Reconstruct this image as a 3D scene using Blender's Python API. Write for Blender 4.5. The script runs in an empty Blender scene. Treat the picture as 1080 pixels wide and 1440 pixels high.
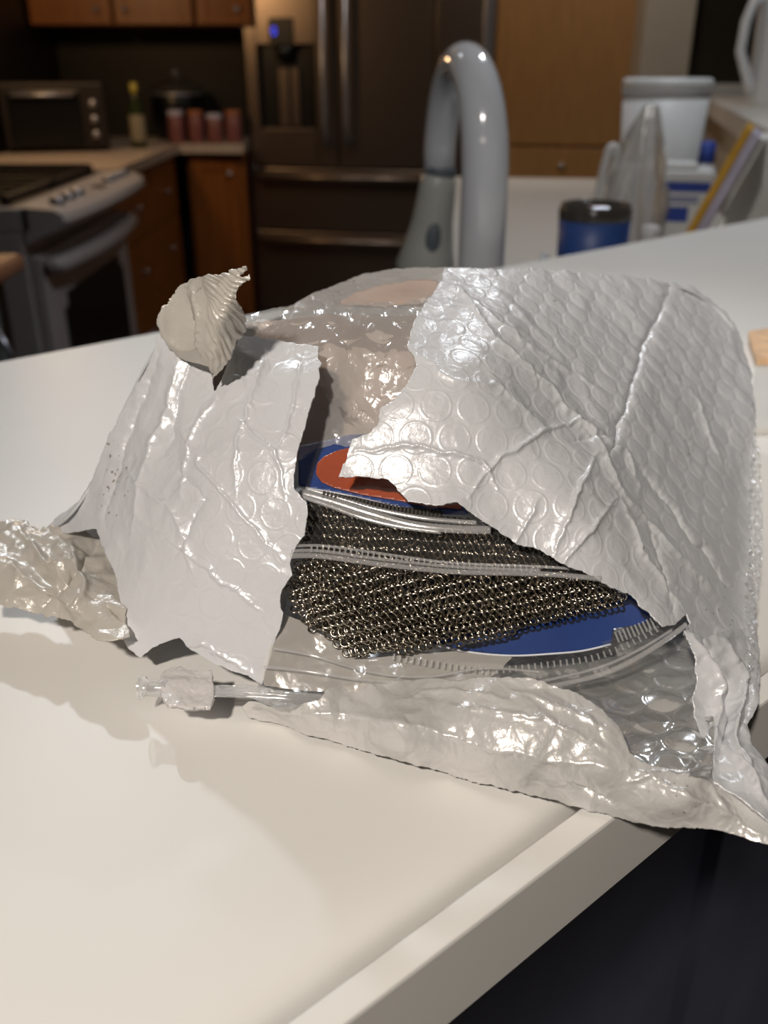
import bpy, bmesh, math, random
import numpy as np
from mathutils import Vector, Matrix

# ------------------------------------------------------------------ camera, world, lights
S = bpy.context.scene
C = S.collection
F = 1300.0; PITCH = math.radians(26); EYE = 0.19      # metres; z = 0 is the top of the bar
cam = bpy.data.cameras.new('camera'); cam_o = bpy.data.objects.new('camera', cam); C.objects.link(cam_o)
cam_o.location = (0, 0, EYE); cam_o.rotation_euler = (math.pi/2 - PITCH, 0, 0)
cam.sensor_fit = 'VERTICAL'; cam.sensor_height = 36; cam.sensor_width = 27
cam.lens = 36 * F / 1440; cam.clip_start = 0.01; cam.clip_end = 60
cam.dof.use_dof = True; cam.dof.focus_distance = 0.292; cam.dof.aperture_fstop = 11.5
S.camera = cam_o
S.view_settings.view_transform = 'Standard'; S.view_settings.look = 'None'
S.view_settings.exposure = 1.18; S.view_settings.gamma = 1.0; S.view_settings.use_curve_mapping = False
W = bpy.data.worlds.new('room_ambience'); S.world = W; W.use_nodes = True
W.node_tree.nodes['Background'].inputs[0].default_value = (0.80, 0.86, 1.0, 1)
W.node_tree.nodes['Background'].inputs[1].default_value = 0.10
def lamp(name, loc, power, col, radius=0.05, target=None, angle=None):
    l = bpy.data.lights.new(name, 'SPOT' if angle else 'POINT'); l.energy = power; l.color = col; l.shadow_soft_size = radius
    o = bpy.data.objects.new(name, l); C.objects.link(o); o.location = loc
    if angle:
        l.spot_size = math.radians(angle); l.spot_blend = 0.6
        d = Vector(target) - Vector(loc); o.rotation_euler = d.to_track_quat('-Z', 'Y').to_euler()
        l.spot_blend = 1.0 if angle < 40 or name == 'pendant_lamp' else 0.6
    return o
WARM = (1.0, 0.90, 0.79); NEUT = (1.0, 0.95, 0.90); COOL = (0.88, 0.94, 1.0); AMBER = (1.0, 0.62, 0.30)
lamp('ceiling_spot', (-0.80, 2.07, 1.30), 19, COOL, 0.03, (0.0, 0.10, 0), 40)
lamp('ceiling_spot', (1.0, -1.0, 1.30), 60, NEUT, 0.05, (0.55, -0.05, -1.0), 46)  # added unseen fill for the dark panels and floor below the bar
lamp('pendant_lamp', (-0.30, -0.52, 0.84), 23, WARM, 0.035, (0.10, 0.10, 0), 62)
lamp('ceiling_spot', (-0.22, -0.25, 1.30), 16, NEUT, 0.045, (0.30, 1.22, 0), 52)
lamp('ceiling_spot', (0.60, 1.9, 1.35), 15, COOL, 0.05, (0.75, 1.9, -0.2), 130)
lamp('ceiling_spot', (-0.55, 2.9, 1.35), 7, WARM, 0.05, (-0.95, 3.4, -1), 110)
lamp('ceiling_spot', (0.55, 3.2, 1.35), 9, WARM, 0.05, (0.8, 4.4, -0.2), 110)
lamp('fridge_amber_fill', (-1.30, 3.60, 0.60), 4.5, AMBER, 0.08)  # added, unseen: puts an amber reflection on the fridge doors

# ------------------------------------------------------------------ camera arithmetic
def ray(px, py):
    x = (px-540)/F; y = -(py-720)/F
    c, s = math.cos(PITCH), math.sin(PITCH)
    return np.array([x+0*y, c+y*s, -s+y*c])
def P(px, py, z):
    r = ray(px, py); return r*((z-EYE)/r[2]) + np.array([0, 0, EYE])
def Q(px, py, d):
    r = ray(px, py); return r*(d/r[1]) + np.array([0, 0, EYE])

# ------------------------------------------------------------------ materials
def new_mat(name):
    m = bpy.data.materials.new(name); m.use_nodes = True
    nt = m.node_tree; return m, nt, nt.nodes['Principled BSDF'], nt.nodes['Material Output']
def noise(nt, scale, detail=3, vec=None, rough=0.5):
    n = nt.nodes.new('ShaderNodeTexNoise'); n.inputs['Scale'].default_value = scale
    n.inputs['Detail'].default_value = detail; n.inputs['Roughness'].default_value = rough
    if vec is not None: nt.links.new(vec, n.inputs['Vector'])
    return n
def coords(nt, scale=(1, 1, 1), kind='Object'):
    t = nt.nodes.new('ShaderNodeTexCoord'); mp = nt.nodes.new('ShaderNodeMapping')
    mp.inputs['Scale'].default_value = scale; nt.links.new(t.outputs[kind], mp.inputs[0]); return mp.outputs[0]
def ramp(nt, fac, a, b, p0=0.3, p1=0.7):
    r = nt.nodes.new('ShaderNodeValToRGB'); e = r.color_ramp.elements
    e[0].position = p0; e[0].color = (*a, 1); e[1].position = p1; e[1].color = (*b, 1)
    nt.links.new(fac, r.inputs[0]); return r.outputs[0]
def bump(nt, b, fac, strength, dist=0.001):
    n = nt.nodes.new('ShaderNodeBump'); n.inputs['Strength'].default_value = strength; n.inputs['Distance'].default_value = dist
    nt.links.new(fac, n.inputs['Height']); nt.links.new(n.outputs[0], b.inputs['Normal']); return n
def mat(name, col, rough=0.5, metal=0.0, var=0.12, scale=30, bmp=0.0, coat=0.0, spec=0.5, stretch=(1, 1, 1)):
    m, nt, b, _ = new_mat(name)
    v = coords(nt, stretch); n = noise(nt, scale, 4, v)
    lo = tuple(c*(1-var) for c in col); hi = tuple(min(1, c*(1+var)) for c in col)
    nt.links.new(ramp(nt, n.outputs[0], lo, hi), b.inputs['Base Color'])
    b.inputs['Roughness'].default_value = rough; b.inputs['Metallic'].default_value = metal
    b.inputs['Coat Weight'].default_value = coat; b.inputs['Specular IOR Level'].default_value = spec
    if bmp: bump(nt, b, n.outputs[0], bmp)
    return m
def film_mat(name, col, rough, metal, trans=0.2, tcol=None, wr=0.5, sc=220):
    m, nt, b, out = new_mat(name)
    v = coords(nt)
    n0 = noise(nt, 25, 3, v); nt.links.new(ramp(nt, n0.outputs[0], tuple(c*0.95 for c in col), col), b.inputs['Base Color'])
    b.inputs['Roughness'].default_value = rough; b.inputs['Metallic'].default_value = metal
    b.inputs['Coat Weight'].default_value = 0.25; b.inputs['Coat Roughness'].default_value = 0.12
    n1 = noise(nt, sc, 5, v, 0.6); bm_ = bump(nt, b, n1.outputs[0], wr, 0.0012)
    # scuff specks
    n2 = noise(nt, 520, 1, v); n3 = noise(nt, 18, 2, v)
    ml_ = nt.nodes.new('ShaderNodeMath'); ml_.operation = 'MULTIPLY'; nt.links.new(n2.outputs[0], ml_.inputs[0]); nt.links.new(n3.outputs[0], ml_.inputs[1])
    sp_ = ramp(nt, ml_.outputs[0], (1, 1, 1), (0.45, 0.40, 0.34), 0.475, 0.50)
    mc = nt.nodes.new('ShaderNodeMix'); mc.data_type = 'RGBA'; mc.blend_type = 'MULTIPLY'; mc.inputs[0].default_value = 1.0
    nt.links.new(b.inputs['Base Color'].links[0].from_socket, mc.inputs[6]); nt.links.new(sp_, mc.inputs[7]); nt.links.new(mc.outputs[2], b.inputs['Base Color'])
    t = nt.nodes.new('ShaderNodeBsdfTranslucent'); t.inputs[0].default_value = (*(tcol or col), 1)
    nt.links.new(bm_.outputs[0], t.inputs['Normal'])
    mx = nt.nodes.new('ShaderNodeMixShader'); mx.inputs[0].default_value = trans
    nt.links.new(b.outputs[0], mx.inputs[1]); nt.links.new(t.outputs[0], mx.inputs[2]); nt.links.new(mx.outputs[0], out.inputs[0])
    return m
def clear_mat(name, tint=(0.95, 0.95, 0.95), haze=0.12, gloss=0.10, rough=0.12, wr=0.4, sc=160, hazecol=(0.8, 0.8, 0.8), fres=0.25):
    m, nt, b, out = new_mat(name); nt.nodes.remove(b)
    v = coords(nt); n1 = noise(nt, sc, 4, v)
    bp = nt.nodes.new('ShaderNodeBump'); bp.inputs['Strength'].default_value = wr; bp.inputs['Distance'].default_value = 0.001
    nt.links.new(n1.outputs[0], bp.inputs['Height'])
    tr = nt.nodes.new('ShaderNodeBsdfTransparent'); tr.inputs[0].default_value = (*tint, 1)
    df = nt.nodes.new('ShaderNodeBsdfDiffuse'); df.inputs[0].default_value = (*hazecol, 1)
    gl = nt.nodes.new('ShaderNodeBsdfGlossy'); gl.inputs[0].default_value = (1, 1, 1, 1); gl.inputs['Roughness'].default_value = rough
    lw = nt.nodes.new('ShaderNodeLayerWeight'); lw.inputs[0].default_value = 0.35
    for x in (df, gl, lw): nt.links.new(bp.outputs[0], x.inputs['Normal'])
    m1 = nt.nodes.new('ShaderNodeMixShader'); m1.inputs[0].default_value = haze
    nt.links.new(tr.outputs[0], m1.inputs[1]); nt.links.new(df.outputs[0], m1.inputs[2])
    ad = nt.nodes.new('ShaderNodeMath'); ad.operation = 'MULTIPLY_ADD'; ad.inputs[1].default_value = fres; ad.inputs[2].default_value = gloss
    ad.use_clamp = True
    nt.links.new(lw.outputs['Fresnel'], ad.inputs[0])
    m2 = nt.nodes.new('ShaderNodeMixShader'); nt.links.new(ad.outputs[0], m2.inputs[0])
    nt.links.new(m1.outputs[0], m2.inputs[1]); nt.links.new(gl.outputs[0], m2.inputs[2]); nt.links.new(m2.outputs[0], out.inputs[0])
    return m
def wood_mat(name, a, b_, sc=6.0, stretch=(8, 8, 1)):
    m, nt, b, _ = new_mat(name)
    v = coords(nt, stretch); n = noise(nt, sc, 6, v, 0.6)
    nt.links.new(ramp(nt, n.outputs[0], a, b_), b.inputs['Base Color']); b.inputs['Roughness'].default_value = 0.42
    bump(nt, b, n.outputs[0], 0.1); return m

M = {}
M['film'] = film_mat('white_poly_film', (0.77, 0.785, 0.82), 0.30, 0.12, 0.15, wr=0.3)
def add_scuffs(m, spots):
    nt = m.node_tree; b = nt.nodes['Principled BSDF']; g = nt.nodes.new('ShaderNodeNewGeometry'); n = noise(nt, 900, 3, g.outputs['Position'])
    acc = None
    for (p_, r_) in spots:
        d = nt.nodes.new('ShaderNodeVectorMath'); d.operation = 'DISTANCE'; nt.links.new(g.outputs['Position'], d.inputs[0]); d.inputs[1].default_value = tuple(p_)
        mr = nt.nodes.new('ShaderNodeMapRange'); mr.inputs[1].default_value = r_; mr.inputs[2].default_value = 0; mr.inputs[3].default_value = 0; mr.inputs[4].default_value = 0.42
        nt.links.new(d.outputs['Value'], mr.inputs[0])
        if acc is None: acc = mr.outputs[0]
        else:
            mx = nt.nodes.new('ShaderNodeMath'); mx.operation = 'MAXIMUM'; nt.links.new(acc, mx.inputs[0]); nt.links.new(mr.outputs[0], mx.inputs[1]); acc = mx.outputs[0]
    ad = nt.nodes.new('ShaderNodeMath'); ad.operation = 'ADD'; nt.links.new(acc, ad.inputs[0]); nt.links.new(n.outputs[0], ad.inputs[1])
    c = ramp(nt, ad.outputs[0], (1, 1, 1), (0.42, 0.36, 0.28), 0.74, 0.84)
    mc = nt.nodes.new('ShaderNodeMix'); mc.data_type = 'RGBA'; mc.blend_type = 'MULTIPLY'; mc.inputs[0].default_value = 1.0
    nt.links.new(b.inputs['Base Color'].links[0].from_socket, mc.inputs[6]); nt.links.new(c, mc.inputs[7]); nt.links.new(mc.outputs[2], b.inputs['Base Color'])
M['flapfilm'] = film_mat('scuffed_white_film', (0.77, 0.785, 0.82), 0.30, 0.12, 0.15, wr=0.3)
add_scuffs(M['flapfilm'], [(Q(245, 548, .313), .005), (Q(262, 667, .292), .0045), (Q(180, 752, .298), .003), (Q(270, 895, .264), .006), (Q(300, 925, .257), .006), (Q(335, 600, .292), .003), (Q(190, 690, .31), .003)])
M['pearl'] = film_mat('crinkled_pearl_film', (0.78, 0.77, 0.76), 0.27, 0.25, 0.2, wr=0.5, sc=150)
M['crumple'] = film_mat('torn_translucent_film', (0.80, 0.77, 0.72), 0.28, 0.2, 0.42, wr=0.7, sc=150)
M['inner'] = film_mat('grey_inner_film', (0.52, 0.51, 0.50), 0.3, 0.1, 0.15, wr=0.6)
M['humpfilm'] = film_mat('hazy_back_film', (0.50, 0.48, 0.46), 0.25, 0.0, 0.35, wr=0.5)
M['basefilm'] = film_mat('white_inner_lining', (0.74, 0.73, 0.71), 0.3, 0.1, 0.15, wr=0.5)
M['tan'] = mat('tan_inner_shade', (0.36, 0.27, 0.22), 0.55, 0, 0.12, 60, 0.2)  # shade and warm reflection inside the mailer, put into a tan colour
M['bubble'] = clear_mat('clear_bubble_film', haze=0.26, gloss=0.03, rough=0.16, wr=0.25, sc=120, fres=0.35)
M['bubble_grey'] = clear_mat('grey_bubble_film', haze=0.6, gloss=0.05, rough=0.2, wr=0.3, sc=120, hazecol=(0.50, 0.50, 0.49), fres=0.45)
M['zipfilm'] = clear_mat('clear_zip_film', haze=0.02, gloss=0.004, rough=0.08, wr=0.3, sc=90, fres=0.07)
M['ziprail'] = clear_mat('clear_zip_rail', haze=0.22, gloss=0.05, rough=0.16, wr=0.1, hazecol=(0.72, 0.72, 0.73), fres=0.14)
M['zipfilm_hazy'] = clear_mat('hazy_zip_film', haze=0.42, gloss=0.03, rough=0.15, wr=0.4, sc=80, fres=0.15, hazecol=(0.78, 0.74, 0.69))
M['frost'] = film_mat('frosted_plastic', (0.82, 0.80, 0.80), 0.3, 0, 0.35, wr=0.6, sc=300)
M['clearhard'] = clear_mat('clear_hard_plastic', haze=0.25, gloss=0.15, rough=0.08, wr=0.3, hazecol=(0.8, 0.82, 0.85))
M['card'] = mat('blue_card', (0.003, 0.036, 0.20), 0.45, 0, 0.04, 50)
M['cardedge'] = mat('white_card_edge', (0.75, 0.78, 0.85), 0.6)
M['orange'] = mat('orange_print', (0.36, 0.06, 0.016), 0.38, 0, 0.08, 40)
M['steel'] = mat('ring_steel', (0.40, 0.365, 0.31), 0.22, 1.0, 0.25, 900)
M['bar'] = mat('white_solid_surface', (0.76, 0.75, 0.725), 0.42, 0, 0.012, 12, 0, 0.0, 0.3)
M['counter'] = mat('cream_solid_surface', (0.66, 0.62, 0.57), 0.35, 0, 0.02, 12)
M['beigecounter'] = mat('beige_laminate', (0.52, 0.43, 0.36), 0.4, 0, 0.1, 40)
M['navy'] = mat('navy_painted_panel', (0.034, 0.037, 0.055), 0.45, 0, 0.2, 8)
M['floor'] = mat('dark_floor', (0.05, 0.042, 0.04), 0.4, 0, 0.2, 5)
M['wall'] = mat('beige_wall_paint', (0.50, 0.45, 0.38), 0.8, 0, 0.04, 10)
M['splash'] = mat('dark_backsplash', (0.010, 0.007, 0.006), 0.5, 0, 0.3, 30)
M['ceil'] = mat('white_ceiling_paint', (0.7, 0.68, 0.64), 0.9, 0, 0.02, 10)
M['wood'] = wood_mat('oak_veneer', (0.20, 0.062, 0.010), (0.28, 0.098, 0.020))
M['pwood'] = wood_mat('maple_veneer', (0.36, 0.19, 0.07), (0.46, 0.25, 0.09))
M['dwood'] = wood_mat('oak_end_top', (0.30, 0.13, 0.07), (0.42, 0.20, 0.11))
M['stainless'] = mat('dark_stainless_steel', (0.27, 0.215, 0.18), 0.32, 0.9, 0.06, 3, 0, 0, 0.5, (1, 1, 60))
M['handle'] = mat('brushed_handle_steel', (0.42, 0.42, 0.47), 0.3, 0.8, 0.05)
M['black'] = mat('black_plastic', (0.008, 0.008, 0.009), 0.35, 0, 0.1)
M['bglass'] = mat('black_oven_glass', (0.004, 0.004, 0.005), 0.3, 0, 0.1)
M['enamel'] = mat('white_enamel', (0.52, 0.48, 0.47), 0.3, 0, 0.03, 20)
M['grate'] = mat('cast_iron', (0.02, 0.014, 0.012), 0.5, 0.2)
M['faucet'] = mat('white_glazed_faucet', (0.56, 0.58, 0.62), 0.12, 0, 0.02, 20, 0, 0.6)
M['faucetgrey'] = mat('grey_spray_head', (0.40, 0.41, 0.38), 0.3, 0, 0.04, 20)
M['button'] = mat('slate_rubber_button', (0.10, 0.12, 0.14), 0.5)
M['tumbler'] = mat('blue_powder_coat', (0.025, 0.065, 0.24), 0.45, 0, 0.05, 60)
M['smoke'] = mat('smoky_lid', (0.05, 0.045, 0.04), 0.15, 0, 0.1)
M['white'] = mat('white_plastic', (0.60, 0.60, 0.60), 0.4, 0, 0.03)
M['offwhite'] = mat('white_paper', (0.62, 0.61, 0.58), 0.7, 0, 0.04)
M['bagfilm'] = clear_mat('cloudy_plastic_bag', haze=0.45, gloss=0.12, rough=0.2, wr=0.9, sc=40, hazecol=(0.75, 0.72, 0.70))
M['blue'] = mat('royal_blue_print', (0.02, 0.05, 0.28), 0.5)
M['yellow'] = mat('yellow_board', (0.62, 0.34, 0.04), 0.5)
M['lilac'] = mat('lilac_pages', (0.48, 0.44, 0.54), 0.7)
M['copper'] = mat('amber_bottle', (0.35, 0.12, 0.05), 0.4)
M['pink'] = mat('pink_ceramic', (0.22, 0.08, 0.075), 0.4, 0, 0.3, 40)
M['olive'] = mat('olive_glass', (0.03, 0.04, 0.012), 0.12, 0, 0.2)
M['label'] = mat('pale_label', (0.30, 0.26, 0.18), 0.6)
M['towel'] = mat('grey_green_cloth', (0.17, 0.20, 0.19), 0.9, 0, 0.2, 60)
M['gold'] = mat('yellow_cap', (0.55, 0.45, 0.08), 0.3)
M['peach'] = mat('peach_wrapper', (0.80, 0.52, 0.30), 0.5, 0, 0.2, 80)
M['darkwin'] = mat('night_window_glass', (0.028, 0.024, 0.018), 0.3)
m_, nt_, b_, _o = new_mat('blue_led'); b_.inputs['Base Color'].default_value = (0, 0, .1, 1)
b_.inputs['Emission Color'].default_value = (0.05, 0.08, 1, 1); b_.inputs['Emission Strength'].default_value = 0.6; M['led'] = m_

# ------------------------------------------------------------------ object helpers
def mesh_obj(name, verts, faces, m, parent=None, smooth=True, loc=None):
    me = bpy.data.meshes.new(name); me.from_pydata([tuple(map(float, v)) for v in verts], [], faces)
    me.materials.append(M[m] if isinstance(m, str) else m)
    if smooth: me.polygons.foreach_set('use_smooth', [True]*len(me.polygons))
    o = bpy.data.objects.new(name, me); C.objects.link(o)
    if parent is not None:
        o.parent = parent
    return o
def thing(name, label, cat, loc=(0, 0, 0), rz=0, group=None):
    o = bpy.data.objects.new(name, None); C.objects.link(o); o.empty_display_size = 0.02
    o.location = loc; o.rotation_euler = (0, 0, rz); o['label'] = label; o['category'] = cat
    if group: o['group'] = group
    return o
def tag(o, label, cat, group=None):
    o['label'] = label; o['category'] = cat
    if group: o['group'] = group
    return o
def struct(o): o['kind'] = 'structure'; return o
def bmo(name, bm, m, parent=None, smooth=False):
    me = bpy.data.meshes.new(name); bm.to_mesh(me); bm.free(); me.materials.append(M[m])
    if smooth: me.polygons.foreach_set('use_smooth', [True]*len(me.polygons))
    o = bpy.data.objects.new(name, me); C.objects.link(o)
    if parent is not None: o.parent = parent
    return o
def bx(bm, x0, x1, y0, y1, z0, z1, bev=0.0, seg=2):
    r = bmesh.ops.create_cube(bm, size=1)
    vs = r['verts']
    for v in vs: v.co = Vector(((x0+x1)/2+v.co.x*(x1-x0), (y0+y1)/2+v.co.y*(y1-y0), (z0+z1)/2+v.co.z*(z1-z0)))
    if bev:
        es = list({e for v in vs for e in v.link_edges})
        bmesh.ops.bevel(bm, geom=es, offset=bev, segments=seg, affect='EDGES', profile=0.5)
def box(name, x0, x1, y0, y1, z0, z1, m, parent=None, bev=0.0):
    bm = bmesh.new(); bx(bm, x0, x1, y0, y1, z0, z1, bev); return bmo(name, bm, m, parent)
def tube(name, pts, rad, m, parent=None, seg=12, cap=True, flat=1.0):
    pts = [Vector(p) for p in pts]; n = len(pts)
    rads = rad if hasattr(rad, '__len__') else [rad]*n
    vs = []; fs = []; up = None
    for i, p in enumerate(pts):
        t = (pts[min(i+1, n-1)]-pts[max(i-1, 0)]).normalized()
        if up is None: up = t.orthogonal().normalized()
        up = (up - t*up.dot(t)).normalized(); sd = t.cross(up)
        for k in range(seg):
            a = 2*math.pi*k/seg; vs.append(p + up*math.cos(a)*rads[i] + sd*math.sin(a)*rads[i]*flat)
    for i in range(n-1):
        for k in range(seg):
            fs.append((i*seg+k, i*seg+(k+1) % seg, (i+1)*seg+(k+1) % seg, (i+1)*seg+k))
    if cap: fs.append(tuple(range(seg))[::-1]); fs.append(tuple((n-1)*seg+k for k in range(seg)))
    return mesh_obj(name, vs, fs, m, parent)
def lathe(name, prof, m, parent=None, seg=40, loc=(0, 0, 0)):
    vs = []; fs = []
    for r, z in prof:
        for k in range(seg):
            a = 2*math.pi*k/seg; vs.append((loc[0]+r*math.cos(a), loc[1]+r*math.sin(a), loc[2]+z))
    for i in range(len(prof)-1):
        for k in range(seg): fs.append((i*seg+k, i*seg+(k+1) % seg, (i+1)*seg+(k+1) % seg, (i+1)*seg+k))
    return mesh_obj(name, vs, fs, m, parent)
def spline(pts, n=8):
    pts = [np.array(p, float) for p in pts]; out = []
    for i in range(len(pts)-1):
        p0 = pts[max(i-1, 0)]; p1 = pts[i]; p2 = pts[i+1]; p3 = pts[min(i+2, len(pts)-1)]
        for k in range(n):
            t = k/n; out.append(0.5*((2*p1)+(-p0+p2)*t+(2*p0-5*p1+4*p2-p3)*t*t+(-p0+3*p1-3*p2+p3)*t**3))
    out.append(pts[-1]); return out

# value noise in numpy
_rng = np.random.RandomState(7); _T = _rng.rand(256, 256)
def vnoise(u, v):
    iu = np.floor(u).astype(int); iv = np.floor(v).astype(int); fu = u-iu; fv = v-iv
    fu = fu*fu*(3-2*fu); fv = fv*fv*(3-2*fv)
    g = lambda a, b: _T[a % 256, b % 256]
    return (g(iu, iv)*(1-fu)+g(iu+1, iv)*fu)*(1-fv)+(g(iu, iv+1)*(1-fu)+g(iu+1, iv+1)*fu)*fv
def crumple(u, v, sc, oct_=3, seed=0):
    h = 0; a = 1; tot = 0
    for k in range(oct_):
        c, s = math.cos(1.1*k+seed), math.sin(1.1*k+seed)
        x = (u*c-v*s)/sc*2**k + 17.3*seed; y = (u*s+v*c)/sc*2**k + 5.1*k
        x2 = x+0.6*vnoise(y*1.3+9, x*1.3); 
        h = h + a*(1-np.abs(2*vnoise(x2, y)-1)*1.6); tot += a; a *= 0.5
    return h/tot
def facets(u, v, sc, oct_=2, seed=0):
    """sharply folded film: flat triangular facets with straight creases"""
    h = 0; a = 1; tot = 0
    for k in range(oct_):
        c, s = math.cos(0.9*k+seed*1.7), math.sin(0.9*k+seed*1.7)
        x = (u*c-v*s)/sc*2.3**k+31.7*seed; y = (u*s+v*c)/sc*2.3**k+7.9*k+50
        x = x+0.5*(vnoise(x*0.9+4, y*0.9)-0.5)*1.4; y = y+0.5*(vnoise(y*0.9, x*0.9+7)-0.5)*1.4
        iu = np.floor(x).astype(int); iv = np.floor(y).astype(int); fu = x-iu; fv = y-iv
        g = lambda p_, q_: _T[p_ % 256, q_ % 256]
        A, B, Cc, Dd = g(iu, iv), g(iu+1, iv), g(iu+1, iv+1), g(iu, iv+1)
        lo = A+(B-A)*fu+(Dd-A)*fv; hi = Cc+(Dd-Cc)*(1-fu)+(B-Cc)*(1-fv)
        h = h+a*np.where(fu+fv < 1, lo, hi); tot += a; a *= 0.45
    return h/tot*2-1
def bubbles(u, v, pitch, R, ring, dome, seed=0, rw=0.00040):
    row = pitch*0.866; best = np.full(u.shape, 9.0); idx = np.zeros(u.shape)
    j0 = np.floor(v/row)
    for dj in (0, 1):
        j = j0+dj; off = (np.mod(j, 2))*pitch/2
        i = np.round((u-off)/pitch); cx = i*pitch+off; cy = j*row
        r = np.hypot(u-cx, v-cy); m = r < best; best = np.where(m, r, best); idx = np.where(m, i*31+j*17, idx)
    rnd = np.mod(np.sin(idx*12.9898+seed)*43758.5453, 1.0)
    r = best
    h = ring*np.exp(-((r-R)/rw)**2) + dome*(0.35+0.65*rnd)*np.clip(1-(r/R)**2, 0, 1)**0.6
    return h, r < R, rnd
def poly_sd(px, py, poly):
    """signed distance, positive inside"""
    x = px.ravel(); y = py.ravel(); best = np.full(x.shape, 1e9); ins = np.zeros(x.shape, bool); n = len(poly)
    for i in range(n):
        ax, ay = poly[i]; bx_, by = poly[(i+1) % n]
        dx, dy = bx_-ax, by-ay; L = dx*dx+dy*dy+1e-9
        t = np.clip(((x-ax)*dx+(y-ay)*dy)/L, 0, 1)
        best = np.minimum(best, np.hypot(x-ax-t*dx, y-ay-t*dy))
        c = ((ay > y) != (by > y)); xi = ax+(y-ay)*dx/(dy if dy else 1e-9); ins ^= (c & (x < xi))
    return np.where(ins, best, -best).reshape(px.shape)
def line_d(px, py, line):
    best = np.full(px.shape, 1e9); tt = np.zeros(px.shape); n = len(line)-1
    for i in range(n):
        ax, ay = line[i]; dx, dy = line[i+1][0]-ax, line[i+1][1]-ay; L = dx*dx+dy*dy+1e-9
        t = np.clip(((px-ax)*dx+(py-ay)*dy)/L, 0, 1); d = np.hypot(px-ax-t*dx, py-ay-t*dy)
        m = d < best; best = np.where(m, d, best); tt = np.where(m, (i+t)/n, tt)
    return best, tt
class Depth:
    """smooth surface through control points (x, y of the sight line, forward distance) or ('z', height)"""
    def __init__(s, ctrl, smooth=0.0):
        pts = []
        for c in ctrl:
            if len(c) == 4: pts.append((c[0], c[1], float(P(c[0], c[1], c[3])[1])))
            else: pts.append(c)
        A = np.array(pts, float); s.x = A[:, 0]/500; s.y = A[:, 1]/500; n = len(A)
        r = np.hypot(s.x[:, None]-s.x, s.y[:, None]-s.y); K = s.k(r)+np.eye(n)*smooth
        B = np.zeros((n+3, n+3)); B[:n, :n] = K; B[:n, n] = 1; B[:n, n+1] = s.x; B[:n, n+2] = s.y; B[n:, :n] = B[:n, n:].T
        rhs = np.zeros(n+3); rhs[:n] = A[:, 2]; w = np.linalg.solve(B, rhs); s.w = w[:n]; s.a = w[n:]
    @staticmethod
    def k(r): return np.where(r > 0, r*r*np.log(np.maximum(r, 1e-9)), 0)
    def __call__(s, px, py):
        px = np.asarray(px, float); py = np.asarray(py, float); X = px/500; Y = py/500
        d = s.a[0]+s.a[1]*X+s.a[2]*Y
        for i in range(len(s.w)): d = d+s.w[i]*s.k(np.hypot(X-s.x[i], Y-s.y[i]))
        return d
def wpos(px, py, d):
    px = np.asarray(px, float); py = np.asarray(py, float)
    x = (px-540)/F; y = -(py-720)/F; c, s = math.cos(PITCH), math.sin(PITCH)
    ry = c+y*s; rz = -s+y*c; t = d/ry
    return np.stack([x*t, d+0*x, rz*t+EYE], -1)

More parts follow.
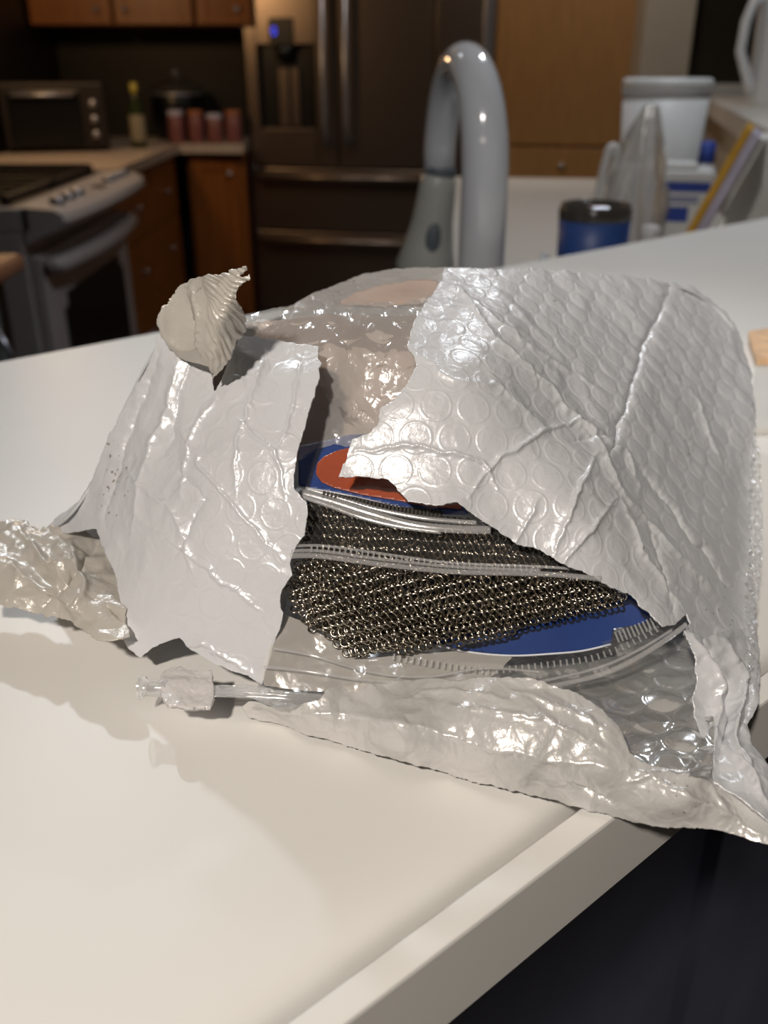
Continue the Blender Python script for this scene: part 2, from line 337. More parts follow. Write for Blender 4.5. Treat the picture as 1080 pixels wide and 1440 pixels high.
def sheet(name, poly, depth, m, parent, step=1.6, disp=None, creases=(), thick=0.0005, rag=0.0, off=0.0, minz=0.0006, ragsc=9.0, uvrot=0.0, along=(1, 0, 0)):
    """a film sheet: a fine grid bent to DEPTH, embossed along its normal, torn along POLY"""
    poly = [tuple(p) for p in poly]
    xs = [p[0] for p in poly]; ys = [p[1] for p in poly]
    gx = np.arange(min(xs)-3, max(xs)+3+step, step); gy = np.arange(min(ys)-3, max(ys)+3+step, step)
    PX, PY = np.meshgrid(gx, gy)
    D = depth(PX, PY)+off
    X = wpos(PX, PY, D); ny, nx = PX.shape
    N = np.cross(np.gradient(X, axis=0), np.gradient(X, axis=1)); N /= np.linalg.norm(N, axis=2, keepdims=True)+1e-12
    view = np.array([0, 0, EYE])-X; sgn = np.sign((N*view).sum(2, keepdims=True)); N *= np.where(sgn == 0, 1, sgn)
    A_ = np.array(along, float); e1 = A_-N*(N@A_)[..., None]; e1 /= np.linalg.norm(e1, axis=2, keepdims=True)+1e-9; e2 = np.cross(N, e1)
    Xx = np.gradient(X, axis=1); Xy = np.gradient(X, axis=0)
    def integ(e):
        gx_ = (e*Xx).sum(2); gy_ = (e*Xy).sum(2); m0 = ny//2
        G = np.cumsum(gy_, 0); G = G-G[m0:m0+1, :]; R0 = np.cumsum(gx_[m0]); return G+R0[None, :]-R0[nx//2]
    U = integ(e1); V = integ(e2)
    if uvrot: U, V = U*math.cos(uvrot)-V*math.sin(uvrot), U*math.sin(uvrot)+V*math.cos(uvrot)
    h = np.zeros(PX.shape)
    if disp: h = disp(U, V, PX, PY)
    for c in creases:
        d, t = line_d(PX+7*(vnoise(PX/22, PY/22)-.5)+3*(vnoise(PX/7, PY/7+9)-.5), PY+7*(vnoise(PX/22+50, PY/22)-.5)+3*(vnoise(PX/7+5, PY/7)-.5), c[0]); w = c[2]*0.8; taper = np.sin(np.clip(t, 0.03, 0.97)*math.pi)**0.5
        h = h+c[1]*np.exp(-(d/w))*taper
    X = X+N*h[..., None]
    X[..., 2] = np.maximum(X[..., 2], minz)
    sd = poly_sd(PX, PY, poly)
    if rag: sd = sd+rag*(2*vnoise(PX/ragsc+3, PY/ragsc)-1)+rag*0.5*(2*vnoise(PX/ragsc*2.7, PY/ragsc*2.7+8)-1)
    ids = -np.ones(PX.shape, int); ins = sd > 0; ids[ins] = np.arange(ins.sum())
    verts = [X[ins]]; nv = int(ins.sum()); faces = []
    a = ids[:-1, :-1]; b = ids[:-1, 1:]; c = ids[1:, 1:]; d = ids[1:, :-1]
    cnt = (a >= 0).astype(int)+(b >= 0)+(c >= 0)+(d >= 0)
    full = cnt == 4
    faces = np.stack([a[full], b[full], c[full], d[full]], -1).tolist()
    extra = []; cache = {}
    for (i, j) in zip(*np.where((cnt > 0) & (cnt < 4))):
        ring = [(i, j), (i, j+1), (i+1, j+1), (i+1, j)]; out = []
        for k in range(4):
            p, q = ring[k], ring[(k+1) % 4]
            if ids[p] >= 0: out.append(int(ids[p]))
            if (ids[p] >= 0) != (ids[q] >= 0):
                key = (p, q) if p < q else (q, p)
                if key not in cache:
                    s0, s1 = sd[key[0]], sd[key[1]]; t = s0/(s0-s1)
                    cache[key] = nv+len(extra); extra.append(X[key[0]]*(1-t)+X[key[1]]*t)
                out.append(cache[key])
        if len(out) >= 3: faces.append(out)
    V_ = np.concatenate([verts[0], np.array(extra)]) if extra else verts[0]
    o = mesh_obj(name, V_, faces, m, parent)
    if thick and m not in ('bubble', 'zipfilm', 'zipfilm_hazy', 'bubble_grey'):
        md = o.modifiers.new('film_thickness', 'SOLIDIFY'); md.thickness = thick; md.offset = 0
    return o

# ================================================================== THE ROOM
FL = -1.07; ZC = -0.16
struct(box('floor', -4, 4, -2.5, 6.0, FL-0.05, FL, 'floor'))
struct(box('ceiling', -4, 4, -2.5, 6.0, 1.40, 1.45, 'ceil'))
struct(box('wall_left', -1.72, -1.62, -2.5, 5.6, FL, 1.40, 'splash'))
# back wall with a night-dark window on its right
bm = bmesh.new()
bx(bm, -1.62, -0.70, 5.12, 5.22, FL, 1.40)
struct(bmo('wall_back', bm, 'splash'))
struct(box('wall_alcove', -0.70, 1.57, 5.62, 5.70, FL, 1.40, 'splash'))
bm = bmesh.new()
wl = Q(903, 60, 4.2); wr_ = Q(962, 60, 4.2); sill = Q(980, 118, 4.2)[2]
bx(bm, wl[0], wr_[0]+0.03, 4.2, 4.35, FL, 1.40); bx(bm, wr_[0]+0.03, 4, 4.2, 4.35, FL, sill)
bx(bm, wr_[0]+0.03, 4, 4.2, 4.35, 1.15, 1.40)
struct(bmo('wall_right', bm, 'wall'))
w1 = struct(box('window_1', wr_[0]+0.03, 3.6, 4.28, 4.30, sill, 1.15, 'darkwin'))
struct(box('trim_1', wr_[0]+0.03, 3.6, 4.14, 4.20, sill-0.06, sill, 'white', None, 0.004))
struct(box('wall_side', 3.9, 4.0, -2.5, 4.19, FL, 1.40, 'wall'))
struct(box('wall_front', -4, 4, -2.5, -2.4, FL, 1.40, 'wall'))

# ------------------------------------------------------------------ raised bar
A0 = np.array([-0.0087, 0.1331]); E = np.array([0.7636, 0.6457]); NN = np.array([-0.6457, 0.7636])
prof = [(0.0, -0.030), (0.0, -0.0012), (0.0004, -0.0004), (0.0012, 0.0), (0.008, -0.0001), (0.009, -0.0012), (0.0097, -0.004), (0.0103, -0.009), (0.011, -0.015), (0.012, -0.019), (0.0134, -0.0202), (0.0148, -0.019), (0.0152, -0.015), (0.0155, -0.0115), (0.0159, -0.009), (0.0163, -0.0073), (0.0169, -0.006), (0.0177, -0.0049), (0.0187, -0.004), (0.02, -0.0032), (0.0217, -0.0025), (0.024, -0.0018), (0.027, -0.0012), (0.031, -0.0006), (0.036, -0.0002), (0.041, -3e-05), (0.046, 0.0), (0.30, 0.0), (0.548, 0.0), (0.550, -0.002), (0.550, -0.030)]
vs = []
for L in (-0.62, 2.6):
    for s_, z_ in prof:
        w = A0+E*L+NN*s_; vs.append((w[0], w[1], z_))
n = len(prof); fs = [(i, i+1, n+i+1, n+i) for i in range(n-1)]+[(n-1, 0, n, 2*n-1), tuple(range(n))[::-1], tuple(range(n, 2*n))]
o = mesh_obj('bar_countertop', vs, fs, 'bar', None)
for q_ in (0, n-3, n-2, n-1, n, n+1): o.data.polygons[q_].use_smooth = False
md = o.modifiers.new('es', 'EDGE_SPLIT'); md.split_angle = math.radians(35)
tag(o, 'long white raised bar countertop carrying the torn bubble mailer', 'countertop')
def plan_box(bm, l0, l1, s0, s1, z0, z1):
    b = bmesh.ops.create_cube(bm, size=1)['verts']
    for v in b:
        l = l0 if v.co.x < 0 else l1; s_ = s0 if v.co.y < 0 else s1; z = z0 if v.co.z < 0 else z1
        w = A0+E*l+NN*s_; v.co = Vector((w[0], w[1], z))
bw = thing('bar_wall', 'dark navy panelled half wall carrying the white bar top', 'wall')
bm = bmesh.new(); plan_box(bm, -0.55, 2.5, 0.16, 0.54, FL, -0.031); bmo('panel_core', bm, 'navy', bw)
for k in range(6):
    l0 = -0.5+k*0.5
    bm = bmesh.new(); plan_box(bm, l0, l0+0.09, 0.145, 0.16, FL, -0.031); bmo('stile', bm, 'navy', bw)

# ------------------------------------------------------------------ sink counter behind the bar
sc_ = thing('sink_counter', 'lower cream countertop beyond the bar holding faucet and tumbler', 'countertop')
def far_edge(x): return A0[1]+NN[1]*0.552+(x-(A0[0]+NN[0]*0.552))*E[1]/E[0]
pl = [(-0.02, far_edge(-0.02)+.002), (0.80, far_edge(0.80)+.002), (0.77, 1.98), (1.0, 3.2), (0.13, 3.30), (0.10, 1.90)]
vs = [(x, y, z) for z in (ZC-0.035, ZC) for x, y in pl]; k = len(pl)
fs = [tuple(range(k))[::-1], tuple(range(k, 2*k))]+[(i, (i+1) % k, k+(i+1) % k, k+i) for i in range(k)]
mesh_obj('worktop', vs, fs, 'counter', sc_, False)
pl2 = [(0.02, far_edge(0.02)+.01), (0.78, far_edge(0.78)+.01), (0.75, 1.98), (0.97, 3.15), (0.16, 3.25), (0.13, 1.90)]
vs = [(x, y, z) for z in (FL, ZC-0.035) for x, y in pl2]
mesh_obj('cabinet_base', vs, fs, 'wood', sc_, False)

# ------------------------------------------------------------------ faucet
fx, fy = 0.112, 1.085
fa = thing('kitchen_faucet', 'tall white arched pull-down faucet behind the bar', 'faucet', (fx, fy, ZC))
ztop = 0.2115-ZC-0.024
hx, hy = -0.042, 0.17
pts = []; rr = []
for z in np.linspace(0.0, ztop-0.12, 9): pts.append((0, 0, z)); rr.append(0.0275-0.0015*z/0.24)
for a in np.linspace(0, math.pi*0.94, 22)[1:]:
    k = (1-math.cos(a))/2; pts.append((hx*k, hy*k, ztop-0.12+0.12*math.sin(a))); rr.append(0.026-0.006*k)
pts.append((hx*1.0, hy*0.99, ztop-0.150)); rr.append(0.019)
tube('spout', pts, rr, 'faucet', fa, 28)
lathe('base_flange', [(0, 0), (0.034, 0), (0.035, 0.004), (0.031, 0.010), (0.027, 0.012)], 'faucet', fa)
top = Vector((hx, hy*0.99, ztop-0.137))
hd = lathe('spray_head', [(0.0, 0.012), (0.017, 0.012), (0.023, 0.004), (0.024, -0.01), (0.027, -0.05), (0.034, -0.085), (0.040, -0.108), (0.038, -0.118), (0.030, -0.124), (0, -0.124)], 'faucetgrey', fa)
hd.location = top; hd.rotation_euler = (0.05, 0.13, 0)
bt = lathe('button', [(0, 0.006), (0.006, 0.006), (0.0095, 0.003), (0.010, 0)], 'button', hd, 24)
bt.scale = (1.0, 2.0, 1); bt.location = (0.002, -0.0275, -0.066); bt.rotation_euler = (math.radians(84), 0, 0)
cl = lathe('collar', [(0.0185, 0.008), (0.0205, 0.010), (0.0205, 0.018), (0.0185, 0.020)], 'button', hd, 24)
lv = tube('lever', [(0.024, 0, 0.08), (0.045, 0.0, 0.085), (0.06, 0.0, 0.10), (0.075, 0.01, 0.15)], [0.011, 0.009, 0.006, 0.005], 'faucet', fa, 12)

# ------------------------------------------------------------------ tumbler
p = Q(837, 300, 1.20)
tb = thing('tumbler', 'blue insulated tumbler with smoky lid standing right of the faucet', 'tumbler', (p[0], p[1], ZC))
hT = Q(837, 292, 1.20)[2]-ZC
lathe('body', [(0, 0), (0.032, 0), (0.034, 0.004), (0.036, 0.06), (0.043, 0.12), (0.0445, hT-0.012), (0.0425, hT-0.012), (0.040, 0.02), (0, 0.02)], 'tumbler', tb)
lathe('steel_rim', [(0.0447, hT-0.013), (0.0452, hT-0.002), (0.044, hT), (0.042, hT-0.002), (0.042, hT-0.013)], 'smoke', tb)
ld = lathe('lid', [(0.0, hT-0.006), (0.036, hT-0.006), (0.038, hT+0.003), (0.0425, hT+0.005), (0.0425, hT-0.004)], 'smoke', tb)
bm = bmesh.new(); bx(bm, -0.012, 0.012, -0.03, -0.008, hT-0.004, hT+0.004, 0.002); bmo('slider', bm, 'handle', ld)

# ------------------------------------------------------------------ things on the sink counter
p = Q(925, 230, 1.95)
ct = thing('storage_canister', 'large white tapered canister behind the crumpled clear bag', 'canister', (p[0], p[1], ZC))
hc = Q(925, 108, 1.95)[2]-ZC; rt = 0.5*122/1300*1.95*0.92
lathe('body', [(0, 0), (rt*0.70, 0), (rt*0.76, 0.006), (rt*0.97, hc-0.03), (rt*0.92, hc-0.03), (rt*0.68, 0.01), (0, 0.01)], 'white', ct)
lathe('lid', [(0, hc-0.004), (rt*0.95, hc-0.002), (rt*1.0, hc-0.006), (rt*1.01, hc-0.03), (rt*0.94, hc-0.03)], 'white', ct)
# crumpled clear bag
random.seed(3)
def crumpled_bag(name, base, h, r, m, label, lean=(0, 0), parent=None, seed=1):
    vs = []; fs = []; nu, nv = 40, 30
    for j in range(nv+1):
        t = j/nv; rad = r*(0.85+0.25*math.sin(t*2.6))*(1-t**3*0.78)
        for i in range(nu):
            a = 2*math.pi*i/nu
            q = 0.45+0.75*float(facets(np.array([math.cos(a)*0.5+t*0.5]), np.array([math.sin(a)*0.5+seed+t*0.2]), 0.17, 3, seed)[0])
            rd = rad*(0.55+1.0*q); vs.append((base[0]+rd*math.cos(a)+lean[0]*t, base[1]+rd*math.sin(a)*0.7+lean[1]*t, base[2]+h*t))
    for j in range(nv):
        for i in range(nu): fs.append((j*nu+i, j*nu+(i+1) % nu, (j+1)*nu+(i+1) % nu, (j+1)*nu+i))
    return tag(mesh_obj(name, vs, fs, m, parent), label, 'bag')
p = Q(899, 250, 1.47)
crumpled_bag('plastic_bag', (p[0]-0.015, p[1], ZC+0.002), Q(915, 150, 1.47)[2]-ZC, 0.042, 'bagfilm', 'crumpled cloudy plastic bag standing before the large white canister', (0.02, 0))
# mug with tall handle
p = Q(888, 250, 1.64)
mg = thing('white_mug', 'white mug with a tall looped handle, left of the plastic bag', 'mug', (p[0], p[1], ZC))
hm = Q(888, 232, 1.64)[2]-ZC
lathe('body', [(0, 0), (0.034, 0), (0.037, 0.01), (0.037, hm), (0.034, hm), (0.033, 0.01), (0, 0.01)], 'white', mg)
tube('handle', spline([(-0.035, -0.005, 0.02), (-0.065, -0.01, 0.05), (-0.06, -0.01, 0.10), (-0.045, -0.008, hm+0.02), (-0.028, -0.004, hm+0.015), (-0.036, 0, hm-0.03)]), 0.0075, 'white', mg, 10)
# amber bottle and clear glass
p = Q(913, 280, 1.36)
gl = thing('drinking_glass', 'small pale clear glass just right of the blue tumbler', 'glass', (p[0]-0.012, p[1]+0.03, ZC))
lathe('glass_body', [(0, 0), (0.026, 0), (0.030, 0.10), (0.028, 0.10), (0.024, 0.006), (0, 0.006)], 'bagfilm', gl)
p = Q(922, 270, 1.345)
sb = thing('sauce_bottle', 'small amber bottle between the clear glass and the blue-banded box', 'bottle', (p[0], p[1], ZC))
lathe('bottle_body', [(0, 0), (0.019, 0), (0.020, 0.004), (0.020, 0.09), (0.010, 0.115), (0.010, 0.13), (0, 0.13)], 'copper', sb)
lathe('cap', [(0.0105, 0.118), (0.012, 0.12), (0.012, 0.142), (0, 0.143)], 'white', sb)
# box with blue band
p = P(968, 318, ZC); d0 = 1.66
p = Q(957, 300, d0)
tbx = thing('product_box', 'white box with blue band and white lid beside the yellow notebook', 'box', (p[0], p[1]+0.04, ZC), math.radians(-14))
zt = Q(966, 248, d0)[2]-ZC
box('carton', -0.052, 0.052, -0.035, 0.035, 0, zt-0.012, 'offwhite', tbx, 0.001)
box('blue_band', -0.0528, 0.0528, -0.0358, 0.0358, zt-0.026, zt-0.010, 'blue', tbx, 0.001)
bm = bmesh.new(); bx(bm, -0.055, 0.055, -0.038, 0.038, zt-0.010, zt+0.008, 0.004); bx(bm, -0.03, 0.03, -0.024, 0.024, zt+0.008, zt+0.02, 0.006); bmo('lid', bm, 'white', tbx)
for i, (x0, x1, z0, z1) in enumerate([(-0.036, 0.036, zt-0.036, zt-0.033), (-0.036, 0.036, zt-0.043, zt-0.040), (-0.024, 0.022, zt-0.075, zt-0.05)]):
    box('printed_line', x0, x1, -0.0362, -0.0352, z0, z1, 'blue', tbx)
p = Q(992, 226, 2.05)
bc = thing('blue_cap_bottle', 'small bottle with royal blue cap behind the white-lidded box', 'bottle', (p[0], p[1], ZC))
zc_ = Q(989, 226, 2.05)[2]-ZC; zt2 = Q(989, 201, 2.05)[2]-ZC
lathe('bottle_body', [(0, 0), (0.028, 0), (0.028, zc_-0.03), (0.014, zc_), (0, zc_)], 'white', bc)
lathe('cap', [(0.016, zc_-0.004), (0.019, zc_), (0.017, zt2), (0.010, zt2+0.004), (0, zt2)], 'blue', bc)
# leaning notebook with yellow cover
def slab(name, pts4, nrm, th, m, parent):
    a = [Vector(p_) for p_ in pts4]; nr = Vector(nrm).normalized()*th
    v = a+[q+nr for q in a]; return mesh_obj(name, v, [(3, 2, 1, 0), (4, 5, 6, 7), (0, 1, 5, 4), (1, 2, 6, 5), (2, 3, 7, 6), (3, 0, 4, 7)], m, parent, False)
nb = thing('notebook', 'leaning notebook with yellow cover and lilac pages beside the towel roll', 'notebook')
b0 = P(968, 330, ZC); b0 = Q(962, 330, 1.34); b0[2] = max(b0[2], ZC); b1 = Q(1048, 178, 1.38)
dirv = Vector(b1-b0); dep = Vector((0.10, -0.03, -0.01))
slab('cover', [b0, b1, b1+np.array([0.042, 0.10, 0.0]), b0+np.array([0.042, 0.10, 0.0])], (1, 0, -0.62), 0.011, 'yellow', nb)
o3 = np.array([0.0105, 0, -0.0065])
slab('pages', [b0+o3, b1+o3*1.0, b1+o3+np.array([0.040, 0.095, 0]), b0+o3+np.array([0.040, 0.095, 0])], (1, 0, -0.62), 0.014, 'lilac', nb)
slab('back_cover', [b0+o3*2.6, b1+o3*2.6, b1+o3*2.6+np.array([0.040, 0.095, 0]), b0+o3*2.6+np.array([0.040, 0.095, 0])], (1, 0, -0.62), 0.003, 'offwhite', nb)
# paper towel roll
p = Q(1062, 270, 1.18)
pt = thing('paper_towel_roll', 'white paper towel roll at the right edge beyond the bar', 'paper towel', (0.612, 1.53, ZC))
zt = Q(1062, 192, 1.50)[2]-ZC
lathe('paper', [(0.02, 0.008), (0.061, 0.008), (0.064, 0.012), (0.064, zt-0.006), (0.060, zt), (0.02, zt)], 'offwhite', pt, 48)
lathe('holder_base', [(0, 0), (0.066, 0), (0.068, 0.004), (0.066, 0.008), (0, 0.008)], 'black', pt)
rg = [(-0.0+0.018*math.sin(a), -0.02, zt+0.02+0.026*math.cos(a)) for a in np.linspace(0, 2*math.pi, 28)]
tube('holder_ring', rg, 0.0025, 'handle', pt, 8, False)
tube('holder_rod', [(0, 0, 0.0), (0, 0, zt+0.03)], 0.005, 'handle', pt, 10)

# ledge on the right with a jug
la = P(985, 134, 0.065); lb = P(1080, 182, 0.065)
dv_ = (lb-la)/np.linalg.norm(lb-la); lb = lb+dv_*0.03; la = la-dv_*(-0.03)
perp = np.array([-dv_[1], dv_[0], 0]);  perp = perp if perp[0] > 0 else -perp
lg = thing('side_ledge', 'white capped half wall on the right carrying the jug', 'ledge')
def quad_prism(name, a, b, c, d, z0, z1, m, parent):
    v = [(q[0], q[1], z) for z in (z0, z1) for q in (a, b, c, d)]
    return mesh_obj(name, v, [(3, 2, 1, 0), (4, 5, 6, 7), (0, 1, 5, 4), (1, 2, 6, 5), (2, 3, 7, 6), (3, 0, 4, 7)], m, parent, False)
quad_prism('ledge_cap', la, lb, lb+perp*0.6, la+perp*0.6, 0.015, 0.065, 'counter', lg)
ia = la+perp*0.03; ib = lb+perp*0.03-dv_*0.04
quad_prism('half_wall', ia, ib, ib+perp*0.2, ia+perp*0.2, FL, 0.015, 'wall', lg)
p = P(1100, 150, 0.065)
jg = thing('white_jug', 'white plastic jug with angular handle on the right ledge', 'jug', (p[0]+0.0, p[1]+0.05, 0.065)); jg.scale = (1.35, 1.35, 1.45)
lathe('body', [(0, 0), (0.062, 0), (0.066, 0.006), (0.072, 0.22), (0.074, 0.24), (0.070, 0.24), (0.062, 0.01), (0, 0.01)], 'white', jg)
hp = [(-0.062, -0.01, 0.022), (-0.078, -0.012, 0.05), (-0.106, -0.015, 0.105), (-0.103, -0.015, 0.16), (-0.092, -0.015, 0.195), (-0.068, -0.012, 0.20)]
tube('handle', hp, [0.011, 0.010, 0.0085, 0.0085, 0.0085, 0.009], 'white', jg, 12, True, 1.3)

# wrapper and papers on the bar behind the mailer
a_ = [P(1064, 500, 0), P(1110, 480, 0), P(1125, 610, 0), P(1050, 612, 0)]
pk = thing('paper_packet', 'cream paper packet with peach end behind the mailer, right frame edge', 'packet')
quad_prism('sheet', a_[0], a_[1], a_[2], a_[3], 0.0005, 0.004, 'offwhite', pk)
a_ = [P(1050, 482, 0), P(1130, 470, 0), P(1130, 520, 0), P(1062, 522, 0)]
quad_prism('printed_end', a_[0], a_[1], a_[2], a_[3], 0.0042, 0.009, 'peach', pk)

# ================================================================== KITCHEN BEHIND
def door_mesh(w, h, t=0.02, fr=0.055):
    bm = bmesh.new()
    bx(bm, 0, fr, 0, t, 0, h, 0.002); bx(bm, w-fr, w, 0, t, 0, h, 0.002)
    bx(bm, fr, w-fr, 0, t, 0, fr, 0.002); bx(bm, fr, w-fr, 0, t, h-fr, h, 0.002)
    bx(bm, fr-0.004, w-fr+0.004, 0.008, t-0.002, fr-0.004, h-fr+0.004)
    return bm
def knob(parent, x, z, y=-0.002):
    k = lathe('knob', [(0, 0.022), (0.010, 0.021), (0.013, 0.015), (0.007, 0.008), (0.006, 0)], 'handle', parent, 16)
    k.rotation_euler = (math.pi/2, 0, 0); k.location = (x, y, z); return k
# fridge: local x along the face, local y away from us
pL = Q(352, 220, 4.80); pR = Q(606, 240, 4.62)
rz = math.atan2(pR[1]-pL[1], pR[0]-pL[0]); Wf = float(np.hypot(pR[0]-pL[0], pR[1]-pL[1]))
fr = thing('refrigerator', 'dark stainless french door refrigerator with ice dispenser in left door', 'refrigerator', (pL[0], pL[1], FL), rz)
zb = Q(400, 236, 4.75)[2]-FL; zm = Q(400, 325, 4.75)[2]-FL
box('cabinet', 0.004, Wf-0.004, 0.06, 0.72, 0.02, 1.76, 'black', fr)
hw = Wf/2
bm = bmesh.new()
dx0, dx1 = 0.06, 0.34; dz0 = Q(390, 187, 4.78)[2]-FL; dz1 = Q(390, 62, 4.78)[2]-FL; dz2 = Q(390, 25, 4.78)[2]-FL
bx(bm, 0, dx0, 0, 0.055, zb+0.004, 1.78, 0.004); bx(bm, dx1, hw-0.003, 0, 0.055, zb+0.004, 1.78, 0.004)
bx(bm, dx0, dx1, 0, 0.055, zb+0.004, dz0, 0.002); bx(bm, dx0, dx1, 0, 0.055, dz1, 1.78, 0.002)
ldr = bmo('left_door', bm, 'stainless', fr); ldr.name = 'door'
bm = bmesh.new(); bx(bm, hw+0.003, Wf, 0, 0.055, zb+0.004, 1.78, 0.004); rdr = bmo('door', bm, 'stainless', fr)
dp = box('dispenser_recess', dx0, dx1, 0.045, 0.058, dz0, dz1, 'black', ldr)
tube('dispenser_chute', [(0.19, 0.02, dz1), (0.19, 0.02, dz1-0.07)], [0.05, 0.035], 'black', ldr, 16)
box('dispenser_tray', dx0+0.01, dx1-0.01, -0.006, 0.045, dz0, dz0+0.02, 'stainless', ldr, 0.003)
box('dispenser_paddle', 0.15, 0.20, 0.03, 0.044, dz0+0.03, dz1-0.1, 'stainless', ldr, 0.003)
box('dispenser_paddle', 0.21, 0.25, 0.03, 0.044, dz0+0.03, dz1-0.1, 'stainless', ldr, 0.003)
dpn = box('display_panel', 0.125, 0.245, -0.003, 0.0, dz1-0.01, dz2, 'black', ldr, 0.001)
tube('display_digit', [(0.15+0.009*math.cos(a), -0.004, (dz1+dz2)/2+0.016*math.sin(a)) for a in np.linspace(0, 2*math.pi, 20)], 0.0025, 'led', ldr, 6, False)
zh = Q(480, 203, 4.7)[2]-FL
for x, par in ((hw-0.055, ldr), (hw+0.05, rdr)):
    hn = tube('handle', [(x, -0.0, zh+0.03), (x, -0.045, zh), (x, -0.05, zh+0.10), (x, -0.05, 1.60), (x, 0.0, 1.66)], 0.016, 'handle', par, 12)
for z0, z1 in ((zm+0.004, zb-0.004), (0.10, zm-0.004)):
    dr = box('drawer', 0, Wf, 0, 0.055, z0, z1, 'stainless', fr, 0.004)
    tube('handle', [(0.03, 0.0, z1-0.035), (0.05, -0.045, z1-0.035), (Wf-0.05, -0.045, z1-0.035), (Wf-0.03, 0, z1-0.035)], 0.017, 'stainless', dr, 12)
box('kick_plate', 0.02, Wf-0.02, 0.04, 0.07, 0.0, 0.10, 'black', fr)
# filler panel right of the fridge
pa = Q(609, 240, 4.62); pb = Q(688, 240, 4.56)
fp = thing('tall_filler_panel', 'narrow dark grey tall panel between refrigerator and wooden pantry', 'panel', (pa[0], pa[1], FL), rz)
wp = float(np.hypot(*(pb-pa)[:2]))
box('panel_board', 0, wp, 0, 0.6, 0, 2.3, 'stainless', fp, 0.004); box('reflection_strip', wp*0.80, wp*0.97, -0.012, 0, 0, 2.3, 'handle', fp, 0.003)  # the lighter strip stands in for a reflection band on the steel
# pantry
pa = Q(692, 150, 4.54); pb = Q(906, 150, 4.36)
wp = float(np.hypot(*(pb-pa)[:2])); rz2 = math.atan2(pb[1]-pa[1], pb[0]-pa[0])
pn = thing('pantry_cabinet', 'tall honey maple pantry cabinet right of the faucet', 'cabinet', (pa[0], pa[1], FL), rz2)
zd = Q(800, 206, 4.45)[2]-FL
box('body', 0, wp, 0.02, 0.6, 0, 2.4, 'pwood', pn)
bm = bmesh.new(); bx(bm, 0.012, wp-0.012, 0, 0.02, zd+0.006, 2.38, 0.003); bx(bm, 0.012, 0.05, -0.006, 0, zd+0.006, 2.38, 0.002); bx(bm, wp-0.05, wp-0.012, -0.006, 0, zd+0.006, 2.38, 0.002)
pd = bmo('door', bm, 'pwood', pn); knob(pd, wp-0.05, 1.55)
dr = box('drawer', 0.012, wp-0.012, -0.012, 0.02, zd-0.16, zd-0.006, 'pwood', pn, 0.004); knob(dr, wp/2, zd-0.08, -0.012)
# back counter run (between corner and fridge)
c0 = Q(250, 203, 4.66); c1 = Q(352, 204, 4.62)
CX = -0.965
bc_ = thing('back_countertop', 'beige L-shaped countertop running from range to refrigerator', 'countertop')
pl = [(CX, 3.52), (CX, 4.66), (pL[0]-0.01, 4.64), (pL[0]-0.01, 5.11), (-1.61, 5.11), (-1.61, 3.52)]
vs = [(x, y, z) for z in (ZC-0.04, ZC) for x, y in pl]; k = len(pl)
mesh_obj('worktop', vs, [tuple(range(k))[::-1], tuple(range(k, 2*k))]+[(i, (i+1) % k, k+(i+1) % k, k+i) for i in range(k)], 'beigecounter', bc_, False)
# corner base cabinet facing us
cb = thing('base_cabinet', 'oak base cabinet with a single door left of the refrigerator', 'cabinet', (CX+0.02, 4.70, FL))
wB = float(pL[0]-0.02-(CX+0.02)); hB = ZC-0.045-FL
box('body', 0, wB, 0.02, 0.40, 0, hB, 'wood', cb)
dm = bmo('door', door_mesh(wB-0.05, hB-0.13), 'wood', cb); dm.location = (0.02, 0, 0.11); knob(dm, wB-0.09, hB-0.20)
# drawer cabinet in the range run, facing +x
dc = thing('drawer_cabinet', 'oak cabinet with stacked drawers between white range and corner', 'cabinet', (CX-0.02, 3.56, FL), math.radians(90))
wD = 1.08
box('body', 0, wD, 0.02, 0.60, 0, hB, 'wood', dc)
zz = [0.11, 0.36, 0.61, hB-0.01]
for i in range(3):
    for j in range(2):
        d_ = box('drawer', 0.01+j*0.54, 0.53+j*0.54, 0, 0.02, zz[i]+0.004, zz[i+1]-0.004, 'wood', dc, 0.003); knob(d_, 0.27+j*0.54, (zz[i]+zz[i+1])/2)
# upper cabinets on the back wall
zu = Q(200, 36, 4.75)[2]
for i, (xa, xb, lab) in enumerate([(-1.61, -1.235, 'leftmost oak wall cabinet above the dark backsplash'), (-1.225, -0.865, 'middle oak wall cabinet above the dark backsplash'), (-0.855, -0.60, 'oak wall cabinet nearest the refrigerator')]):
    uc = thing('wall_cabinet', lab, 'cabinet', (xa, 4.75, zu), 0, 'oak wall cabinets')
    box('body', 0, xb-xa, 0.02, 0.36, 0, 0.85, 'wood', uc)
    dd = bmo('door', door_mesh(xb-xa-0.01, 0.84, 0.02, 0.05), 'wood', uc); dd.location = (0.005, 0, 0.005); knob(dd, 0.05 if i % 2 else xb-xa-0.07, 0.06)
# range, facing +x ; local x -> world +y
ry0, ry1 = 2.52, 3.42; rw = ry1-ry0
rg_ = thing('kitchen_range', 'white slide-in range with black oven window and iron grates', 'range', (-0.93, ry0, FL), math.radians(90))
hr = ZC-FL
box('body', 0.0, rw, 0.03, 0.66, 0.0, hr-0.06, 'enamel', rg_, 0.004)
box('cooktop', 0.0, rw, 0.0, 0.68, hr-0.06, hr+0.004, 'enamel', rg_, 0.006)
